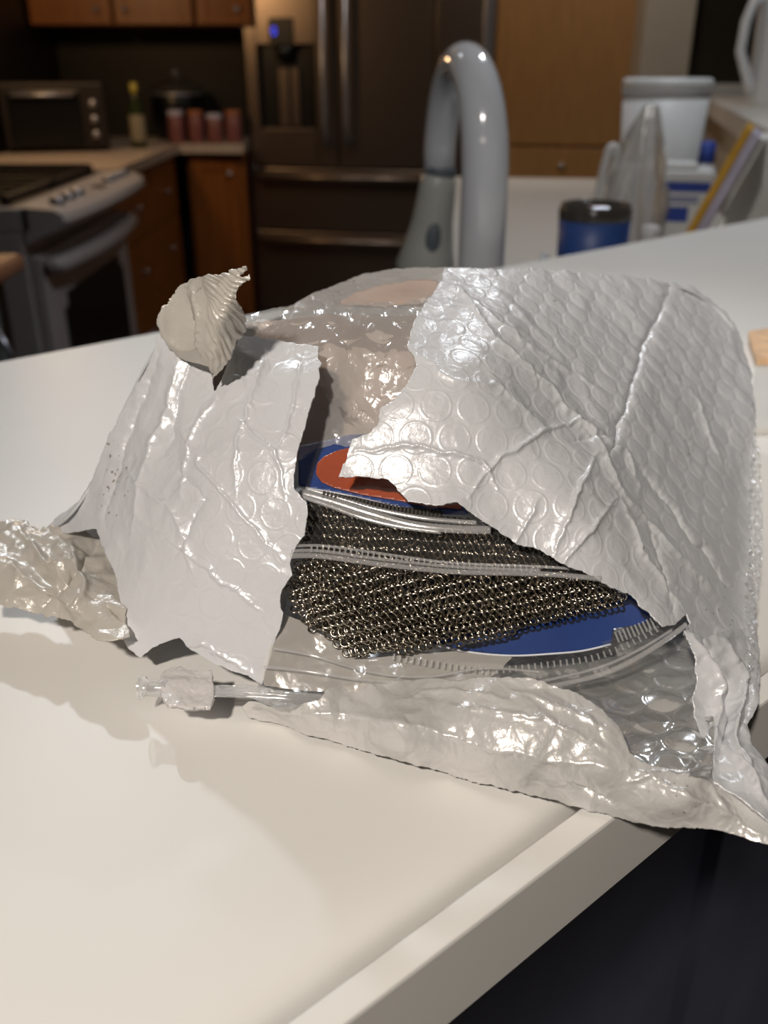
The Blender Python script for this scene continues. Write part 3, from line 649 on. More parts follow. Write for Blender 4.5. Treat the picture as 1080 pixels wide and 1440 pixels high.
# curved control panel
vs = []; fs = []; nx_ = 24; pr = [(0.02, 0.006), (-0.06, 0.0), (-0.085, -0.012), (-0.09, -0.03), (-0.08, -0.045), (0.02, -0.09)]
for i in range(nx_+1):
    x = rw*i/nx_; bow = 0.03*math.sin(math.pi*i/nx_)**0.5
    for y, z in pr: vs.append((x, y-(bow if y < 0 else 0), hr+z))
k = len(pr)
for i in range(nx_):
    for j in range(k-1): fs.append((i*k+j, i*k+j+1, (i+1)*k+j+1, (i+1)*k+j))
fs += [tuple(range(k)), tuple(nx_*k+j for j in range(k))[::-1]]
cp = mesh_obj('control_panel', vs, fs, 'enamel', rg_, False)
for x in (0.10, 0.19, 0.28, rw-0.28, rw-0.19, rw-0.10):
    kb = lathe('knob', [(0.022, 0), (0.021, 0.012), (0.017, 0.018), (0, 0.019)], 'handle', cp, 20); kb.location = (x, -0.045, hr+0.002)
box('clock_display', rw/2+0.0, rw/2+0.07, -0.07, -0.03, hr+0.001, hr+0.004, 'black', cp)
od = box('oven_door', 0.015, rw-0.015, -0.01, 0.03, 0.18, hr-0.12, 'enamel', rg_, 0.01)
bm = bmesh.new(); bx(bm, 0.13, rw-0.13, -0.016, -0.009, 0.28, hr-0.25, 0.0)
bmesh.ops.bevel(bm, geom=[e for e in bm.edges if abs(e.verts[0].co.y-e.verts[1].co.y) > 0.003], offset=0.04, segments=5, affect='EDGES')
bmo('oven_window', bm, 'bglass', od)
hpts = [(0.03, -0.01, hr-0.15)]+[(0.05+(rw-0.1)*t, -0.045-0.03*math.sin(math.pi*t), hr-0.15) for t in np.linspace(0, 1, 12)]+[(rw-0.03, -0.01, hr-0.15)]
tube('handle', hpts, 0.024, 'enamel', od, 12)
box('warming_drawer', 0.015, rw-0.015, -0.01, 0.03, 0.04, 0.17, 'enamel', rg_, 0.008)
for gx_ in (0.06, rw/2+0.02):
    bm = bmesh.new(); gw = rw/2-0.08
    for t in (0, 0.25, 0.5, 0.75, 1): bx(bm, gx_+gw*t-0.007, gx_+gw*t+0.007, 0.08, 0.58, hr+0.02, hr+0.035)
    for t in (0, 0.33, 0.66, 1): bx(bm, gx_-0.007, gx_+gw+0.007, 0.08+0.5*t-0.007, 0.08+0.5*t+0.007, hr+0.012, hr+0.028)
    for a in (0, gw):
        for b in (0.08, 0.58): bx(bm, gx_+a-0.01, gx_+a+0.01, b-0.01, b+0.01, hr+0.002, hr+0.03)
    bmo('grate', bm, 'grate', rg_)
    for b in (0.20, 0.46):
        bn = lathe('burner', [(0.055, 0), (0.055, 0.008), (0.035, 0.014), (0, 0.015)], 'grate', rg_, 20); bn.location = (gx_+gw/2, b, hr+0.003)
box('glass_surface', 0.03, rw-0.03, 0.05, 0.62, hr+0.003, hr+0.006, 'black', rg_)
# end cabinet left of range (wood top, dark side)
ec = thing('end_counter', 'rounded wood-topped end unit with dark side at the left frame edge', 'cabinet', (-0.74, 1.50, FL), math.radians(90))
bm = bmesh.new(); bx(bm, -0.9, 0.42, -0.01, 0.62, hr-0.035, hr, 0.012); bmo('top', bm, 'dwood', ec)
box('side_panel', -0.85, 0.36, 0.02, 0.60, 0, hr-0.036, 'black', ec)
box('door', -0.80, 0.27, 0.0, 0.018, 0.08, hr-0.05, 'towel', ec, 0.004)
tube('handle', [(0.235, 0.0, 0.2), (0.235, -0.02, 0.25), (0.235, -0.02, 0.75), (0.235, 0.0, 0.80)], 0.008, 'handle', ec, 10)

# things on the back counter
mo = thing('toaster_oven', 'dark toaster oven in the counter corner below the wall cabinets', 'toaster oven', (-1.42, 4.20, ZC), math.radians(14))
box('body', -0.17, 0.25, 0, 0.30, 0.015, 0.27, 'grate', mo, 0.008)
dd = box('door', -0.14, 0.15, -0.014, 0, 0.03, 0.24, 'bglass', mo, 0.004); tube('handle', [(-0.12, -0.014, 0.225), (-0.11, -0.04, 0.225), (0.12, -0.04, 0.225), (0.13, -0.014, 0.225)], 0.007, 'handle', dd, 8)
for z in (0.07, 0.13, 0.19):
    kb = lathe('knob', [(0.018, 0), (0.016, 0.014), (0, 0.015)], 'handle', mo, 16); kb.rotation_euler = (math.pi/2, 0, 0); kb.location = (0.20, 0, z)
for x in (-0.14, 0.22):
    for y in (0.03, 0.27): ft = lathe('foot', [(0.014, 0.0), (0.014, 0.016), (0, 0.016)], 'black', mo, 12); ft.location = (x, y, 0)
sp = thing('steel_pepper_mill', 'slim silver mill on the range at far left', 'mill', (-1.27, 2.95, ZC+0.036))
lathe('body', [(0, 0), (0.022, 0), (0.018, 0.06), (0.020, 0.15), (0.014, 0.17)], 'handle', sp, 20)
lathe('crown', [(0.014, 0.17), (0.019, 0.18), (0.012, 0.20), (0, 0.202)], 'handle', sp, 20)
sh = thing('salt_shaker', 'small round-topped silver shaker beside the slim mill', 'shaker', (-1.21, 2.99, ZC+0.036))
lathe('body', [(0, 0), (0.018, 0), (0.016, 0.05)], 'black', sh, 20); lathe('cap', [(0.016, 0.05), (0.018, 0.06), (0.012, 0.078), (0, 0.08)], 'handle', sh, 20)
p = Q(193, 172, 4.45)
ob = thing('oil_bottle', 'olive green oil bottle with yellow cap on the back counter', 'bottle', (p[0], p[1], ZC))
lathe('glass', [(0, 0), (0.032, 0), (0.034, 0.01), (0.034, 0.15), (0.014, 0.20), (0.013, 0.245), (0, 0.245)], 'olive', ob, 24)
lathe('label', [(0.0345, 0.03), (0.0348, 0.032), (0.0348, 0.135), (0.0345, 0.137)], 'label', ob, 24)
lathe('cap', [(0.0145, 0.225), (0.016, 0.226), (0.016, 0.265), (0, 0.266)], 'gold', ob, 20)
p = Q(243, 150, 4.85)
cm = thing('slow_cooker', 'dark slow cooker with domed lid at the back of the counter', 'cooker', (p[0], 4.975, ZC))
lathe('pot', [(0, 0), (0.11, 0), (0.125, 0.02), (0.13, 0.20), (0.125, 0.21), (0, 0.21)], 'bglass', cm); lathe('lid', [(0.135, 0.211), (0.12, 0.24), (0.06, 0.27), (0, 0.278)], 'smoke', cm)
lathe('knob', [(0.01, 0.276), (0.012, 0.29), (0.022, 0.30), (0.018, 0.312), (0, 0.314)], 'handle', cm, 20)
lathe('rim', [(0.131, 0.20), (0.137, 0.203), (0.137, 0.212), (0.131, 0.214)], 'handle', cm)
for i, (px, lab, m1) in enumerate([(248, 'leftmost pinkish jar in the row left of the refrigerator', 'pink'), (275, 'second jar from the left in the pinkish row', 'pink'), (302, 'third jar from the left in the pinkish row', 'pink'), (328, 'jar nearest the refrigerator in the pinkish row', 'pink')]):
    p = Q(px, 180, 4.71)
    j = thing('spice_jar', lab, 'jar', (p[0], p[1]+0.015*(i % 2), ZC), 0, 'pinkish jars on the back counter')
    h_ = 0.145 if i != 2 else 0.13
    lathe('body', [(0, 0), (0.036, 0), (0.038, 0.006), (0.038, h_-0.03), (0.033, h_-0.022), (0, h_-0.022)], m1, j, 24)
    lathe('lid', [(0.036, h_-0.024), (0.037, h_-0.022), (0.037, h_-0.002), (0, h_)], 'copper' if i % 2 else 'lilac', j, 24)

# ================================================================== THE MAILER
ml = thing('bubble_mailer', 'torn open white bubble mailer bulging with zip bags on the bar', 'mailer', (0.0, 0.30, 0.0))
mlp = ml
def attach(o, root):
    o.parent = root; o.matrix_parent_inverse = Matrix.Translation(-Vector(root.location)); return o
PITCHB = 0.0122
def outer(seed=0, cr=0.0006, crs=0.03, mask=None, dent=None):
    def f(u, v, px, py):
        k = 0*px if dent is None else dent(px, py)
        h1, ins, rnd = bubbles(u, v, PITCHB, 0.0050, 0.00016, 0.00010, seed, 0.00026)
        h2, ins, rnd = bubbles(u, v, PITCHB, 0.0050, 0.00018, 0.00042, seed, 0.0005)
        h = h1*(1-k)+h2*k
        if mask is not None: h = h*mask(px, py)
        cc = crumple(u, v, crs, 3, seed+1)
        return h+cr*cc+0.6*cr*facets(u, v, crs*0.8, 2, seed)+0.00012*crumple(u, v, 0.007, 3, seed+2)+np.where(ins, 0.00010*(crumple(u+rnd, v, 0.004, 2, seed+3)), 0)
    return f
def dent_right(px, py): return np.clip(((px-575)*0.73-(py-470)*0.68)/120+0.1, 0, 1)
def dent_left(px, py): return np.clip((620-py)/120, 0, 1)
# right half of the front
right_poly = [(625, 379), (622, 392), (610, 415), (596, 432), (583, 456), (572, 490), (584, 506), (586, 518), (574, 540), (556, 567), (536, 576), (532, 600), (516, 612),
 (497, 618), (489, 642), (476, 672), (510, 672), (546, 674), (560, 690), (574, 706), (612, 712), (642, 708), (664, 722), (690, 742), (726, 764), (758, 774), (790, 792), (824, 806),
 (858, 826), (886, 840), (908, 862), (930, 882), (948, 880), (962, 862), (968, 878), (958, 893), (972, 905), (985, 920), (1000, 960), (1062, 962), (1062, 930), (1060, 850), (1052, 790), (1052, 700), (1058, 640),
 (1059, 580), (1052, 520), (1040, 474), (1022, 446), (1002, 426), (972, 406), (940, 398), (880, 391), (810, 385), (740, 380), (690, 381), (655, 379)]
right_ctrl = [(480, 672, .268), (545, 690, .264), (640, 708, .259), (760, 775, .253), (885, 838, .249), (950, 872, .250), (640, 600, .276), (560, 590, .277), (590, 500, .298), (640, 505, .297),
 (700, 565, .286), (720, 640, .274), (800, 680, .270), (880, 780, .261), (700, 450, .335), (640, 390, .365), (800, 387, .410), (900, 395, .445), (1000, 432, .47), (1048, 505, .45),
 (1056, 600, .40), (1050, 700, .355), (1056, 850, .290), (900, 550, .355), (800, 560, .318), (800, 480, .355), (950, 650, .335), (1000, 560, .40), (980, 750, .300), (1000, 850, .272), (1060, 955, .245), (1000, 950, .240),
 (820, 740, .259), (690, 690, .265)]
RD = Depth(right_ctrl, 1e-5)
cre = [([(625, 385), (690, 470), (760, 540), (830, 610), (870, 690), (950, 780), (1030, 870)], 0.0018, 7), ([(945, 395), (905, 490), (868, 610), (855, 640)], -0.0022, 4), ([(868, 610), (800, 625)], -0.0010, 4),
 ([(655, 700), (700, 645), (765, 605), (830, 590)], 0.0014, 3), ([(835, 640), (800, 720), (780, 780)], 0.0016, 4), ([(865, 700), (810, 770), (790, 800)], 0.0016, 4), ([(500, 635), (590, 628), (680, 650), (700, 690)], 0.0014, 3),
 ([(870, 700), (900, 780), (950, 850)], 0.0016, 5), ([(900, 660), (960, 740), (1025, 830)], -0.0018, 4), ([(575, 490), (640, 540), (700, 545), (760, 600)], 0.0012, 7), ([(640, 410), (760, 500), (850, 560)], 0.0009, 4),
 ([(940, 520), (990, 590), (1010, 660)], 0.0012, 4), ([(900, 700), (930, 800), (945, 870)], -0.0012, 5), ([(820, 600), (880, 640), (900, 700)], 0.0014, 4), ([(760, 700), (720, 770)], 0.0012, 4)]
attach(sheet('front_panel', right_poly, RD, 'film', None, 1.25, outer(1, 0.0010, dent=dent_right), cre, 0.0006, 1.6, uvrot=0.25, along=wpos(930, 850, .252)-wpos(590, 500, .298)), ml)
# left half of the front
left_poly = [(339, 474), (366, 478), (400, 484), (450, 489), (447, 505), (452, 512), (449, 535), (441, 566), (432, 596), (421, 632), (414, 668), (415, 690), (432, 706), (434, 728), (430, 752), (416, 770), (409, 792),
 (413, 808), (398, 828), (394, 846), (400, 862), (392, 892), (380, 926), (369, 962), (352, 950), (322, 940), (296, 928), (270, 912), (254, 896), (226, 904), (200, 924), (184, 912), (172, 885), (174, 850), (166, 806), (148, 768), (142, 752),
 (140, 744), (100, 750), (62, 750), (84, 728), (116, 704), (138, 664), (154, 620), (176, 572), (200, 530), (222, 486), (226, 460), (250, 452), (292, 468), (298, 520), (304, 552), (312, 540), (328, 500)]
left_ctrl = [(400, 485, .316), (345, 480, .314), (230, 470, .322), (180, 560, .320), (150, 650, .314), (70, 745, .325), (120, 735, .307), (400, 700, .263), (430, 600, .279), (445, 510, .300), (300, 650, .279), (200, 700, .291),
 (370, 960, .244), (250, 900, .259), (160, 890, .267), (200, 800, .274), (400, 850, .250), (300, 800, .260), (300, 930, .252), (290, 540, .304), (370, 560, .292), (415, 770, .256)]
LD = Depth(left_ctrl, 1e-5)
cre = [([(372, 500), (355, 560), (332, 640), (330, 700)], 0.0012, 4), ([(330, 590), (390, 640), (400, 700)], 0.0010, 3), ([(250, 600), (310, 690), (400, 790)], 0.0012, 3), ([(258, 500), (236, 580), (210, 660), (190, 760)], 0.0022, 7),
 ([(225, 500), (180, 600), (150, 740)], -0.0020, 6), ([(305, 560), (272, 620), (258, 700)], 0.0016, 4), ([(255, 665), (290, 700), (250, 780)], -0.0012, 4), ([(200, 730), (300, 800), (380, 870)], 0.0010, 4), ([(250, 900), (300, 910), (365, 955)], 0.0010, 5),
 ([(430, 500), (415, 570), (390, 640)], 0.0012, 4), ([(160, 640), (250, 720), (280, 820)], 0.0012, 5), ([(285, 470), (250, 560), (235, 640)], -0.0015, 5)]
lmask = lambda px, py: np.clip((px-215-(py-700)*-0.1)/60, 0.05, 1)
attach(sheet('front_flap', left_poly, LD, 'flapfilm', None, 1.25, outer(2, 0.0012, mask=lmask, dent=dent_left), cre, 0.0006, 1.2, uvrot=0.15), ml)
# lower lip
low_poly = [(349, 1006), (343, 992), (352, 984), (380, 990), (420, 992), (448, 984), (462, 970), (500, 966), (560, 960), (610, 958), (648, 960), (680, 954), (716, 950), (752, 954), (786, 966), (812, 974), (838, 994), (862, 1020), (878, 1044),
 (884, 1062), (906, 1074), (940, 1084), (968, 1090), (1002, 1102), (1024, 1112), (1050, 1130), (1090, 1165), (1098, 1192), (1060, 1184), (1010, 1166), (960, 1162), (938, 1164), (900, 1156), (850, 1140), (800, 1128), (750, 1114), (700, 1100), (640, 1086), (570, 1068), (500, 1052), (440, 1034), (400, 1020), (366, 1014)]
low_ctrl = [(355, 1000, 'z', .004), (400, 985, 'z', .012), (500, 968, .2375), (600, 962, .233), (716, 952, .224), (812, 976, .218), (870, 1035, .208), (940, 1085, .1985), (1000, 1102, .198), (1090, 1170, .186),
 (450, 1008, 'z', .010), (560, 1020, 'z', .016), (700, 1048, 'z', .016), (850, 1085, 'z', .014), (960, 1120, 'z', .012), (640, 1086, 'z', .0015), (500, 1052, 'z', .0015), (400, 1020, 'z', .0012), (750, 1114, 'z', .0015), (850, 1140, 'z', .0015), (940, 1164, 'z', .0015), (1060, 1184, 'z', .002)]
OD = Depth(low_ctrl, 1e-5)
cre = [([(400, 1000), (520, 1010), (640, 1038), (760, 1062), (880, 1085)], 0.0012, 6), ([(880, 1080), (980, 1130), (1080, 1180)], 0.0015, 6), ([(640, 1000), (760, 1010), (850, 1060)], 0.0014, 5), ([(700, 960), (800, 1000), (860, 1040)], 0.0010, 6),
 ([(800, 1095), (860, 1130)], -0.0014, 4), ([(560, 985), (640, 975), (720, 985)], 0.0010, 5), ([(940, 1090), (990, 1110), (1020, 1150)], 0.0015, 5), ([(880, 1100), (930, 1090)], 0.0012, 4)]
def lowdisp(u, v, px, py):
    h, ins, rnd = bubbles(u, v, PITCHB, 0.0052, 0.00035, 0.0003, 5)
    return h*0.25+0.0005*facets(u, v, 0.007, 2, 5)+0.0028*facets(u, v, 0.024, 3, 3)+0.0008*crumple(u, v, 0.020, 3, 6)
attach(sheet('lower_lip', low_poly, OD, 'pearl', None, 1.5, lowdisp, cre, 0.0006, 1.4), ml)
# right seam corner
seam_poly = [(957, 888), (985, 900), (1062, 880), (1063, 960), (1062, 1000), (1050, 1020), (1056, 1046), (1068, 1062), (1085, 1090), (1092, 1170), (1055, 1142), (1026, 1118), (1002, 1106), (1000, 1070), (985, 1040), (972, 1010), (970, 985), (978, 960), (974, 930)]
seam_ctrl = [(960, 890, .246), (1062, 880, .277), (1060, 960, .246), (1060, 1000, .232), (1000, 950, .236), (980, 1000, .226), (1002, 1100, .1995), (1040, 1040, .217), (1090, 1165, .187), (1085, 1095, .203)]
SD = Depth(seam_ctrl, 1e-5)
cre = [([(965, 895), (1000, 950), (1008, 1010), (1000, 1090)], 0.0030, 6), ([(985, 905), (1020, 960), (1025, 1010), (1010, 1070)], -0.003, 5), ([(1010, 900), (1038, 960), (1034, 1040), (1060, 1110)], 0.0028, 5), ([(1010, 1040), (1050, 1090), (1085, 1150)], 0.0025, 6), ([(1045, 900), (1052, 980), (1040, 1030)], -0.002, 4)]
attach(sheet('seam_corner', seam_poly, SD, 'film', None, 1.3, lambda u, v, px, py: 0.0040*facets(u, v, 0.022, 3, 11)+0.001*crumple(u, v, 0.02, 3, 2), cre, 0.0006, 1.2, off=-0.001), ml)
# stippled side seam strip
strip_poly = [(1046, 640), (1062, 600), (1070, 640), (1073, 720), (1072, 800), (1064, 870), (1060, 930), (1056, 960), (1040, 960), (1042, 900), (1040, 800), (1040, 720)]
STD = Depth([(1046, 640, .388), (1072, 650, .376), (1056, 720, .347), (1072, 800, .305), (1042, 800, .312), (1060, 930, .252), (1042, 960, .244)], 1e-5)
attach(sheet('side_seam', strip_poly, STD, 'bubble', None, 1.2, lambda u, v, px, py: 0.0007*np.sin(px/1.9)*np.sin(py/2.8)+0.0006*crumple(u, v, .01, 3, 2), (), 0.0005, 1.0, off=-0.003), ml)
# crumpled corner at left
crum_poly = [(-60, 760), (-20, 742), (10, 740), (36, 742), (60, 752), (92, 744), (120, 752), (150, 770), (156, 792), (172, 806), (181, 836), (178, 856), (168, 880), (152, 896), (168, 912), (196, 926), (240, 926), (228, 900), (180, 898), (154, 902), (132, 890), (96, 880), (60, 872), (30, 862), (0, 852), (-40, 850)]
crum_poly = [(-60, 760), (-20, 742), (10, 740), (36, 742), (60, 752), (92, 744), (120, 752), (150, 770), (156, 792), (172, 806), (181, 836), (178, 856), (176, 880), (184, 905), (160, 908), (146, 900), (132, 892), (108, 880), (70, 868), (34, 858), (0, 852), (-40, 850)]
CD = Depth([(0, 800, .297), (-50, 800, .300), (60, 752, .320), (140, 760, .315), (170, 830, .278), (100, 880, .272), (0, 850, .285), (90, 810, .283), (150, 900, .262), (-20, 745, .325), (184, 905, .262)], 1e-5)
cre = [([(60, 850), (100, 800), (150, 762)], -0.0035, 5), ([(150, 850), (176, 880)], -0.003, 5), ([(30, 760), (80, 800), (130, 780)], 0.004, 6), ([(0, 790), (60, 830), (120, 860)], 0.0035, 7), ([(100, 770), (120, 820), (110, 860)], 0.003, 6)]
def crumdisp(u, v, px, py): return 0.0070*facets(u, v, 0.026, 3, 8)+0.002*crumple(u, v, 0.03, 3, 6)
attach(sheet('crumpled_corner', crum_poly, CD, 'crumple', None, 1.5, crumdisp, cre, 0.0006, 2.5, off=-0.002, minz=0.003), ml)
# torn strip standing at the top left
torn_poly = [(224, 462), (221, 450), (228, 436), (240, 414), (254, 402), (272, 392), (292, 385), (308, 386), (324, 379), (346, 375), (346, 381), (334, 386), (338, 390), (350, 388), (352, 394), (342, 400), (336, 404), (331, 412),
 (333, 422), (342, 436), (345, 452), (340, 470), (330, 482), (326, 500), (314, 518), (300, 531), (288, 520), (278, 512), (256, 504), (240, 490), (228, 474)]
TD = Depth([(222, 455, .322), (250, 460, .316), (290, 420, .304), (320, 450, .298), (300, 500, .302), (330, 382, .300), (345, 378, .298), (270, 395, .318), (345, 460, .308), (300, 530, .306), (240, 490, .322)], 1e-5)
def torndisp(u, v, px, py):
    ang = np.arctan2(py-360, px-240)
    pleat = np.sin(ang*85+2*vnoise(px/18, py/18)*4)*np.clip((px-285)/20, 0, 1)
    return 0.00045*pleat+0.0018*facets(u, v, 0.020, 3, 9)
front_torn = [(262, 412), (272, 392), (292, 385), (308, 386), (324, 379), (346, 375), (346, 381), (334, 386), (338, 390), (350, 388), (352, 394), (342, 400), (336, 404), (331, 412),
 (333, 422), (342, 436), (347, 452), (343, 470), (332, 482), (326, 500), (314, 518), (300, 531), (292, 512), (284, 500), (277, 480), (279, 456), (270, 432)]
attach(sheet('torn_strip', front_torn, TD, 'crumple', None, 1.0, torndisp, [([(268, 410), (280, 450), (280, 500)], 0.002, 7)], 0.0005, 1.8, ragsc=5, off=-0.012), ml)
attach(sheet('inner_fold', [(224, 462), (221, 450), (228, 436), (240, 414), (254, 402), (270, 392), (300, 388), (300, 440), (300, 516), (278, 510), (256, 504), (240, 490), (228, 474)], TD, 'crumple', None, 1.3, lambda u, v, px, py: -0.010*np.clip(1-np.hypot((px-262)/34, (py-448)/46), 0, 1)**0.7+0.0008*facets(u, v, 0.012, 2, 3), (), 0.0005, 1.2, ragsc=6, off=-0.006), ml)
# tan film painting the shade in the small gap between flap and strip
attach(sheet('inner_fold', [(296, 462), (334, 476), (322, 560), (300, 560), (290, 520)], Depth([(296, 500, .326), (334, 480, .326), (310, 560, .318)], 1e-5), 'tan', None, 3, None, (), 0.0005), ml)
# clear bubble lining
lin_poly = [(344, 446), (372, 440), (400, 434), (440, 432), (500, 428), (560, 426), (600, 424), (640, 430), (640, 520), (600, 600), (560, 622), (500, 630), (470, 626), (440, 632), (418, 650), (405, 640), (430, 560), (438, 500), (420, 490), (345, 478), (338, 470)]
LI = Depth([(345, 450, .334), (400, 436, .340), (500, 430, .342), (620, 426, .345), (400, 470, .326), (470, 470, .322), (560, 470, .322), (460, 500, .314), (560, 500, .314), (500, 560, .305), (440, 560, .300), (430, 640, .288), (560, 610, .294), (640, 520, .310)], 1e-5)
lind = lambda u, v, px, py: bubbles(u, v, 0.0125, 0.0056, 0.0003, 0.0012, 4, 0.0005)[0]*np.clip((545-py)/60, 0.2, 1)+0.0012*facets(u, v, 0.010, 2, 5)+0.0003*facets(u, v, 0.003, 2, 2)
attach(sheet('bubble_lining', lin_poly, LI, 'bubble', None, 1.4, lind, (), 0.0004, 1.2), ml)
attach(sheet('shade_tinted_wall', [(340, 462), (400, 452), (500, 448), (650, 440), (650, 640), (560, 660), (420, 660), (400, 560), (420, 500), (345, 490)], LI, 'tan', None, 4, lambda u, v, px, py: 0.003*crumple(u, v, 0.03, 3, 5), (), 0.0006, off=0.016), ml)  # inner wall with its shade painted in as tan
# back hump
hump_poly = [(396, 440), (418, 426), (440, 414), (470, 402), (500, 391), (530, 384), (560, 379), (592, 377), (630, 378), (680, 384), (690, 440), (600, 452), (400, 452)]
HU = Depth([(396, 440, .372), (440, 418, .385), (500, 393, .405), (560, 381, .412), (630, 380, .410), (500, 430, .375), (600, 430, .378), (560, 405, .392), (690, 430, .40)], 1e-5)
attach(sheet('back_panel', hump_poly, HU, 'humpfilm', None, 1.5, lambda u, v, px, py: bubbles(u, v, 0.0125, 0.0054, 0.0002, 0.0003, 4)[0]+0.0006*crumple(u, v, 0.02, 3, 5), (), 0.0006, 0.8), ml)
attach(sheet('shade_tinted_wall', [(476, 426), (500, 412), (540, 402), (580, 396), (612, 394), (622, 400), (606, 420), (590, 430), (540, 432), (490, 432)], HU, 'tan', None, 3, lambda u, v, px, py: 0.001*crumple(u, v, 0.02, 3, 5), (), 0.0006, 0.8, off=-0.0016), ml)  # shadow pocket in the hump, drawn as a tan sheet
# bottom sheet lying on the bar (its bubble lined inside)
base_poly = [(352, 1004), (372, 950), (392, 880), (410, 820), (620, 780), (1000, 860), (1040, 900), (1010, 960), (1005, 1090), (1000, 1106), (930, 1096), (850, 1100), (700, 1060), (520, 1030), (400, 1012)]
BD = Depth([(352, 1004, 'z', .002), (410, 820, 'z', .004), (620, 780, 'z', .006), (1000, 870, 'z', .006), (1000, 1000, 'z', .008), (700, 1000, 'z', .003), (500, 1000, 'z', .003), (950, 1060, 'z', .007), (700, 1060, 'z', .002), (880, 1000, 'z', .004)], 1e-5)
attach(sheet('bottom_panel', base_poly, BD, 'basefilm', None, 2, None, (), 0.0006, off=0.004), ml)
based = lambda u, v, px, py: bubbles(u, v, 0.0125, 0.0054, 0.0003, 0.0016, 4, 0.0006)[0]+0.0016*crumple(u, v, 0.018, 3, 5)
attach(sheet('bubble_lining', [(q[0]+(3 if q[0] < 600 else -2), q[1]-2) for q in base_poly], BD, 'bubble_grey', None, 1.6, based, (), 0.0004, 1.2, off=-0.0040), ml)
# rear shell, from the visible rim back and down to the bar
rim = [(64, 748, .326), (100, 722, .311), (138, 664, .315), (176, 572, .321), (222, 488, .323), (262, 470, .324), (340, 462, .330), (398, 442, .374), (440, 418, .388), (500, 395, .408), (560, 383, .415), (630, 381, .413), (700, 383, .39),
 (760, 385, .398), (810, 388, .413), (880, 393, .438), (940, 400, .458), (972, 409, .464), (1002, 429, .469), (1022, 449, .466), (1040, 477, .460), (1051, 522, .441), (1056, 580, .411), (1054, 640, .381), (1048, 700, .357)]
R3 = [wpos(a, b, c) for a, b, c in rim]; R3 = spline(R3, 5); vs = []; fs = []; nt_s = 14
for w in R3:
    w = np.array(w); d2 = np.array([w[0]*0.75-0.0, w[1]]); d2 = d2/np.linalg.norm(d2)
    amt = 0.25*max(w[2]-0.002, 0.001)+0.012*min(1, w[2]/0.05)
    for k in range(nt_s+1):
        t = k/nt_s*math.pi/2
        hh = 0.0018*crumple(np.array([w[0]*1.0+k*0.008]), np.array([w[1]+k*0.006]), 0.02, 3, 4)[0]*math.sin(2*t)
        vs.append((w[0]+d2[0]*(amt*math.sin(t)+hh), w[1]+d2[1]*(amt*math.sin(t)+hh), 0.0015+(w[2]-0.0015-0.001)*math.cos(t)))
for i in range(len(R3)-1):
    for k in range(nt_s): a = i*(nt_s+1)+k; fs.append((a, a+1, a+nt_s+2, a+nt_s+1))
o = mesh_obj('rear_panel', vs, fs, 'film', None); md = o.modifiers.new('film_thickness', 'SOLIDIFY'); md.thickness = 0.0008; attach(o, ml)

# ================================================================== CONTENTS
def rail(name, pts, depth, r, m, parent, off=0.0, flat=1.0, n=8):
    pp = spline([(a, b, 0) for a, b in pts], n)
    w = [wpos(q[0], q[1], float(depth(q[0], q[1]))+off) for q in pp]
    return tube(name, w, r, m, parent, 8, True, flat)
def teeth(name, pts, depth, m, parent, off=0.0, gap=8, size=(0.0003, 0.0010), n=10):
    pp = spline([(a, b, 0) for a, b in pts], n); acc = 0; bm = bmesh.new(); last = pp[0]
    for q in pp[1:]:
        seg = float(np.hypot(*(q-last)[:2])); t = gap-acc
        while t < seg:
            c = last+(q-last)*(t/seg); dirn = (q-last)/seg
            w = wpos(c[0], c[1], float(depth(c[0], c[1]))+off); w2 = wpos(c[0]+dirn[0], c[1]+dirn[1], float(depth(c[0]+dirn[0], c[1]+dirn[1]))+off)
            ax = Vector(w2-w).normalized(); vw = (Vector((0, 0, EYE))-Vector(w)).normalized(); up = ax.cross(vw).normalized()
            r = bmesh.ops.create_cube(bm, size=1)['verts']
            for v in r:
                lx, ly, lz = v.co; v.co = Vector(w)+ax*lx*size[0]*2+up*ly*size[1]*2+vw*lz*0.0008
            t += gap
        acc = (acc+seg) % gap; last = q
    o = bmo(name, bm, m, parent); o['kind'] = 'stuff'; return o
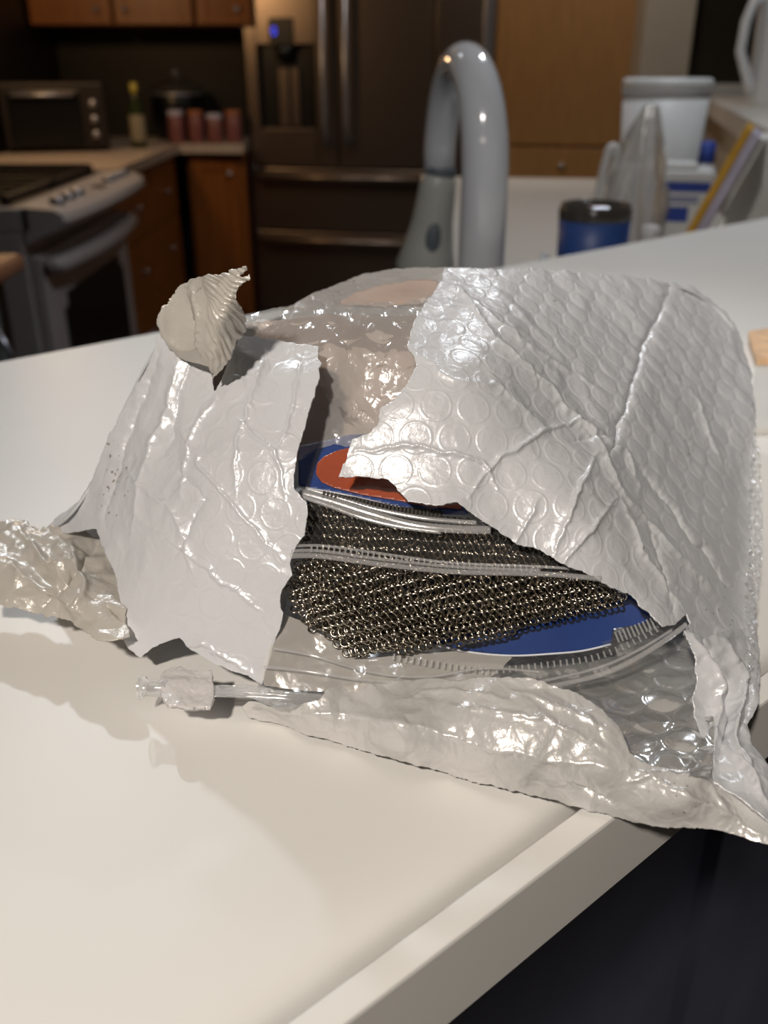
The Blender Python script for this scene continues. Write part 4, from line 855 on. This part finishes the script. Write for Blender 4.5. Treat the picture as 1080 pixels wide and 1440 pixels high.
# ring mesh shared by every ring
def ring_data(R=0.00140, r=0.00038, a=14, b=6):
    vs = []; fs = []
    for i in range(a):
        t = 2*math.pi*i/a
        for j in range(b):
            s = 2*math.pi*j/b; vs.append(((R+r*math.cos(s))*math.cos(t), (R+r*math.cos(s))*math.sin(t), r*math.sin(s)))
    for i in range(a):
        for j in range(b): fs.append((i*b+j, ((i+1) % a)*b+j, ((i+1) % a)*b+(j+1) % b, i*b+(j+1) % b))
    return np.array(vs), fs
RV, RF = ring_data()
ring_me = bpy.data.meshes.new('ring'); ring_me.from_pydata([tuple(v) for v in RV], [], RF); ring_me.materials.append(M['steel']); ring_me.polygons.foreach_set('use_smooth', [True]*len(RF))
def chain(root, poly, depth, angle, pu, pv, off=0.0, singles=0, seed=0, wob=0.6, curl=0.0):
    """rows of alternately leaning linked rings following a draped surface"""
    rnd = np.random.RandomState(seed); ca, sa = math.cos(angle), math.sin(angle)
    xs = [p_[0] for p_ in poly]; ys = [p_[1] for p_ in poly]; cx, cy = (min(xs)+max(xs))/2, (min(ys)+max(ys))/2
    L = 1.2*max(max(xs)-min(xs), max(ys)-min(ys)); mats = []
    for j in range(int(-L/pv/1.4), int(L/pv/1.4)):
        for i in range(int(-L/pu/1.4), int(L/pu/1.4)):
            u = (i+(0.5 if j % 2 else 0))*pu; v = j*pv
            px = cx+u*ca-v*sa; py = cy+u*sa+v*ca; py += curl*((px-cx)/200)**2
            px += rnd.randn()*wob; py += rnd.randn()*wob
            if not (min(xs) <= px <= max(xs) and min(ys) <= py <= max(ys)): continue
            if float(poly_sd(np.array([px]), np.array([py]), poly)[0]) < 0: continue
            w0 = wpos(px, py, float(depth(px, py))+off); wu = wpos(px+ca*3, py+sa*3, float(depth(px+ca*3, py+sa*3))+off); wv = wpos(px-sa*3, py+ca*3, float(depth(px-sa*3, py+ca*3))+off)
            tu = Vector(wu-w0).normalized(); tv = Vector(wv-w0); n = tu.cross(tv).normalized()
            if n.dot(Vector((0, 0, EYE))-Vector(w0)) < 0: n = -n
            tv = n.cross(tu); s = 1 if j % 2 else -1
            tl = 0.80+rnd.randn()*0.10; zn = (n*math.cos(tl)+(tv*0.75+tu*0.66)*s*math.sin(tl)+tv*rnd.randn()*0.12).normalized()
            xn = tv.cross(zn).normalized(); yn = zn.cross(xn)
            m4 = Matrix((( xn.x, yn.x, zn.x, w0[0]), (xn.y, yn.y, zn.y, w0[1]), (xn.z, yn.z, zn.z, w0[2]), (0, 0, 0, 1)))
            mats.append((w0[1], m4))
    mats.sort(key=lambda q: q[0])
    inv = Matrix.Translation(-Vector(root.location))
    for d, m4 in mats[:singles]:
        o = bpy.data.objects.new('ring', ring_me); C.objects.link(o); o.parent = root; o.matrix_local = inv @ m4
    vs = []; fs = []; k = 0
    for d, m4 in mats[singles:]:
        A = np.array(m4); vv = RV @ A[:3, :3].T+A[:3, 3]; vs.append(vv); fs += [tuple(q+k for q in f) for f in RF]; k += len(RV)
    if vs:
        o = mesh_obj('linked_rings', np.concatenate(vs), fs, 'steel', None); attach(o, root); o['kind'] = 'stuff'
    return len(mats)
# --- bottom pack
c1 = [(415, 795, .262), (600, 793, .262), (790, 800, .259), (885, 838, .2555), (500, 922, .243), (430, 880, .250), (405, 840, .258), (640, 908, .246), (860, 852, .2535), (600, 855, .2475), (460, 850, .247), (760, 840, .2515)]
D1 = Depth(c1, 1e-5)
cm1 = thing('chainmail_cloth', 'large draped steel chainmail cloth nearest the viewer, above the blue card', 'chainmail', (0.0, 0.255, 0.03))
poly1 = [(412, 790), (450, 786), (540, 792), (640, 800), (760, 806), (840, 812), (884, 836), (876, 846), (840, 856), (780, 872), (720, 888), (650, 904), (590, 914), (530, 920), (504, 928), (490, 922), (468, 900), (440, 884), (420, 870), (408, 848), (406, 820)]
chain(cm1, poly1, D1, -0.225, 9.5, 7.7, -0.0015, 300, 1, 0.7, 2)
chain(cm1, [(418, 792), (540, 794), (760, 808), (840, 814), (876, 836), (780, 866), (640, 898), (500, 916), (440, 878), (412, 840)], D1, 0.5, 10, 6.6, 0.0012, 0, 2, 1.5)
cd1 = tag(sheet('backing_card', [(560, 800), (760, 806), (870, 822), (892, 842), (926, 866), (900, 878), (862, 884), (859, 905), (820, 914), (780, 918), (720, 921), (660, 915), (600, 903), (540, 880)], D1, 'card', None, 2.5, None, (), 0.0006, 0, off=0.0042),
          'blue printed card under the front chainmail cloth', 'card')
ce = rail('card_edge', [(560, 890), (600, 904), (660, 917), (720, 922), (780, 919), (820, 915), (859, 906)], D1, 0.00035, 'cardedge', cd1, 0.0040)
zb1 = thing('zip_bag', 'clear zip bag with curved seal around the blue card, lowest of the three', 'zip bag', (0.02, 0.245, 0.015), 0, 'clear zip bags inside the mailer')
ZF1 = Depth([(400, 862, .2525), (372, 950, .2395), (440, 900, .244), (500, 940, .2385), (640, 920, .2415), (640, 962, .2360), (790, 965, .2370), (860, 910, .2455), (860, 945, .2405), (940, 900, .2465), (965, 880, .2485), (920, 872, .2500)], 1e-5)
fpoly = [(396, 862), (420, 872), (440, 886), (470, 902), (500, 926), (640, 904), (860, 852), (890, 842), (930, 868), (966, 882), (945, 902), (905, 926), (855, 948), (800, 966), (720, 972), (640, 970), (520, 972), (430, 970), (372, 962), (368, 945), (384, 900)]
attach(sheet('film', fpoly, ZF1, 'zipfilm', None, 2, lambda u, v, px, py: 0.0009*crumple(u, v, 0.025, 4, 6), [([(390, 880), (450, 930), (560, 960)], 0.001, 3)], 0.0002, 0.6), zb1)
attach(sheet('film', [(396, 862), (420, 872), (440, 886), (470, 902), (500, 928), (560, 922), (640, 916), (720, 924), (700, 945), (660, 972), (520, 974), (430, 972), (372, 964), (368, 945), (384, 900)], ZF1, 'zipfilm_hazy', None, 2, lambda u, v, px, py: 0.0009*crumple(u, v, 0.025, 4, 6), (), 0.0002, 0.6, off=0.0012), zb1)
for off_, r_, pts_ in ((0, .0009, [(640, 966), (720, 972), (790, 962), (850, 947), (900, 923), (940, 897), (966, 878)]), (0, .0005, [(660, 958), (730, 962), (790, 952), (850, 936), (900, 913), (945, 886)]),
                       (0, .0005, [(372, 938), (430, 944), (500, 955), (580, 962), (650, 962)]), (0, .0005, [(384, 912), (440, 922), (520, 945), (600, 952), (680, 940), (760, 945)])):
    attach(rail('zip_rail', pts_, ZF1, r_, 'ziprail', None, -0.001), zb1)
attach(teeth('zip_ridges', [(690, 944), (760, 936), (830, 926), (880, 908), (925, 884)], ZF1, 'ziprail', None, -0.0008, 9), zb1)
attach(teeth('zip_ridges', [(545, 922), (590, 930), (640, 938), (690, 944)], ZF1, 'ziprail', None, -0.0008, 9), zb1)
attach(teeth('zip_ridges', [(862, 898), (890, 888), (925, 874), (950, 872)], ZF1, 'ziprail', None, -0.0010, 6, (0.0003, 0.0018)), zb1)
attach(rail('zip_strip', [(850, 912), (900, 897), (945, 880)], ZF1, 0.0022, 'zipfilm', None, -0.0006, 0.3), zb1)
# --- middle pack
D2 = Depth([(430, 705, .277), (560, 722, .275), (680, 740, .271), (440, 780, .267), (600, 792, .265), (820, 806, .2585), (740, 762, .267), (550, 755, .268)], 1e-5)
cm2 = thing('chainmail_cloth', 'folded chainmail strip seen between the two upper zip seals', 'chainmail', (0.0, 0.27, 0.055))
chain(cm2, [(428, 700), (480, 712), (560, 722), (640, 728), (690, 738), (760, 770), (840, 806), (700, 804), (560, 794), (428, 786)], D2, 0.05, 9.0, 7.0, -0.001, 0, 4, 0.7)
chain(cm2, [(432, 704), (480, 714), (560, 724), (640, 730), (690, 740), (760, 772), (830, 804), (700, 802), (560, 792), (430, 782)], D2, -0.5, 9, 6.2, 0.0016, 0, 5, 1.5)
tag(sheet('backing_card', [(425, 705), (640, 728), (700, 742), (840, 806), (560, 796), (428, 788)], D2, 'card', None, 4, None, (), 0.0006, off=0.0048), 'blue card hidden behind the folded chainmail strip', 'card')
zb2 = thing('zip_bag', 'clear zip bag whose straight seal crosses above the front chainmail cloth', 'zip bag', (0.0, 0.262, 0.05), 0, 'clear zip bags inside the mailer')
DZ2 = Depth([(410, 780, .2545), (540, 790, .2555), (640, 798, .2550), (760, 802, .2535), (840, 812, .2500), (430, 700, .272), (690, 740, .266), (640, 760, .263)], 1e-5)
attach(sheet('film', [(412, 786), (430, 740), (432, 706), (560, 722), (700, 742), (770, 772), (845, 812), (760, 808), (640, 804), (540, 796), (450, 786)], DZ2, 'zipfilm', None, 2, lambda u, v, px, py: 0.0008*crumple(u, v, 0.02, 4, 2), (), 0.0002), zb2)
for r_, pts_ in ((.0009, [(408, 782), (450, 782), (540, 794), (640, 804), (760, 807), (845, 814)]), (.0005, [(412, 768), (460, 768), (560, 782), (640, 792), (760, 797), (820, 801)]), (.0006, [(410, 775), (450, 775), (540, 787), (640, 797), (760, 802)])):
    attach(rail('zip_rail', pts_, DZ2, r_, 'ziprail', None, -0.0014), zb2)
attach(teeth('zip_ridges', [(430, 772), (480, 774), (560, 785), (640, 795), (760, 800)], DZ2, 'ziprail', None, -0.0016, 8), zb2)
# --- top pack
D3 = Depth([(420, 625, .293), (520, 600, .298), (640, 650, .285), (425, 688, .277), (540, 706, .273), (640, 722, .268)], 1e-5)
cd3 = tag(sheet('backing_card', [(420, 628), (450, 622), (490, 612), (540, 610), (640, 650), (660, 724), (610, 722), (560, 712), (500, 698), (460, 690), (420, 684)], D3, 'card', None, 3, None, (), 0.0006),
          'blue card with orange print at the top of the stack', 'card')
cd3p = sheet('printed_patch', [(444, 666), (446, 652), (456, 642), (474, 634), (500, 628), (560, 640), (640, 690), (650, 716), (600, 712), (560, 704), (510, 696), (470, 686), (452, 678)], D3, 'orange', cd3, 3, None, (), 0.0004, off=-0.0008)
cd3p['label'] = 'orange rounded print'
rail('card_edge', [(420, 685), (460, 691), (500, 699), (560, 713), (610, 723)], D3, 0.0003, 'cardedge', cd3, -0.0002)
zb3 = thing('zip_bag', 'clear zip bag around the orange and blue card, topmost of the three', 'zip bag', (0.0, 0.28, 0.07), 0, 'clear zip bags inside the mailer')
attach(sheet('film', [(416, 640), (424, 622), (470, 620), (520, 600), (600, 640), (640, 700), (690, 742), (640, 744), (590, 742), (540, 730), (470, 704), (424, 694)], D3, 'zipfilm', None, 1.8, lambda u, v, px, py: 0.0016*crumple(u, v, 0.018, 4, 5), (), 0.0002, 0.5, off=-0.0035), zb3)
for r_, pts_ in ((.0014, [(424, 693), (460, 703), (520, 722), (580, 738), (640, 744), (690, 745)]), (.0008, [(430, 687), (470, 698), (530, 716), (590, 728), (640, 733), (670, 735)]), (.0008, [(424, 698), (460, 710), (510, 728), (560, 740), (620, 748)])):
    attach(rail('zip_rail', pts_, D3, r_, 'ziprail', None, -0.0045, 0.5), zb3)
attach(teeth('zip_ridges', [(450, 694), (500, 705), (560, 716), (620, 722)], D3, 'smoke', None, -0.0045, 5.5, (0.0004, 0.0012)), zb3)
attach(sheet('zip_flap', [(440, 690), (500, 699), (560, 713), (625, 718), (620, 728), (560, 722), (500, 712), (446, 698)], D3, 'black', None, 3, None, (), 0.0002, off=-0.0030), zb3)

# ------------------------------------------------------------------ clear plastic connector lying left of the lip
pc = thing('plastic_connector', 'clear plastic connector with square frosted tab lying left of mailer lip', 'connector', (-0.045, 0.235, 0.0))
zt_ = 0.012
def PT(a, b, dz=0): return P(a, b, zt_)+np.array([0, 0, dz])
attach(tube('nozzle', [PT(196, 966), PT(203, 966), PT(206, 967), PT(236, 969)], [0.0034, 0.0034, 0.0026, 0.0028], 'clearhard', None, 18, False), pc)
attach(tube('nozzle_rim', [PT(196, 966), PT(199, 966)], [0.0040, 0.0040], 'clearhard', None, 18, False), pc)
TB = Depth([(230, 950, float(PT(230, 950)[1])), (300, 950, float(PT(300, 950)[1])-0.001), (300, 998, float(PT(300, 998)[1])+0.001), (240, 998, float(PT(240, 998)[1]))], 1e-6)
attach(sheet('frosted_tab', [(226, 960), (232, 950), (244, 944), (254, 941), (268, 944), (284, 947), (299, 948), (300, 966), (301, 984), (296, 998), (270, 998), (238, 996), (230, 988), (226, 974)], TB, 'frost', None, 1.2, lambda u, v, px, py: 0.0010*crumple(u, v, 0.006, 3, 4)+0.0012*np.exp(-((py-968)/9)**2), (), 0.0016, 0.6), pc)
for dy in (-6, 0, 6):
    attach(tube('stem_rib', [PT(298, 972+dy), PT(350, 974+dy*0.9), PT(400, 978+dy*0.7), PT(455, 981+dy*0.5)], 0.0005, 'clearhard', None, 8), pc)
attach(sheet('stem_web', [(298, 965), (350, 966), (400, 972), (455, 978), (455, 986), (400, 998), (380, 994), (350, 982), (298, 980)], Depth([(298, 970, float(PT(298, 970)[1])), (455, 980, float(PT(455, 980)[1])), (380, 994, float(PT(380, 994)[1]))], 1e-6), 'clearhard', None, 2, lambda u, v, px, py: 0.0008*crumple(u, v, 0.008, 3, 4), (), 0.0003, 1.0), pc)
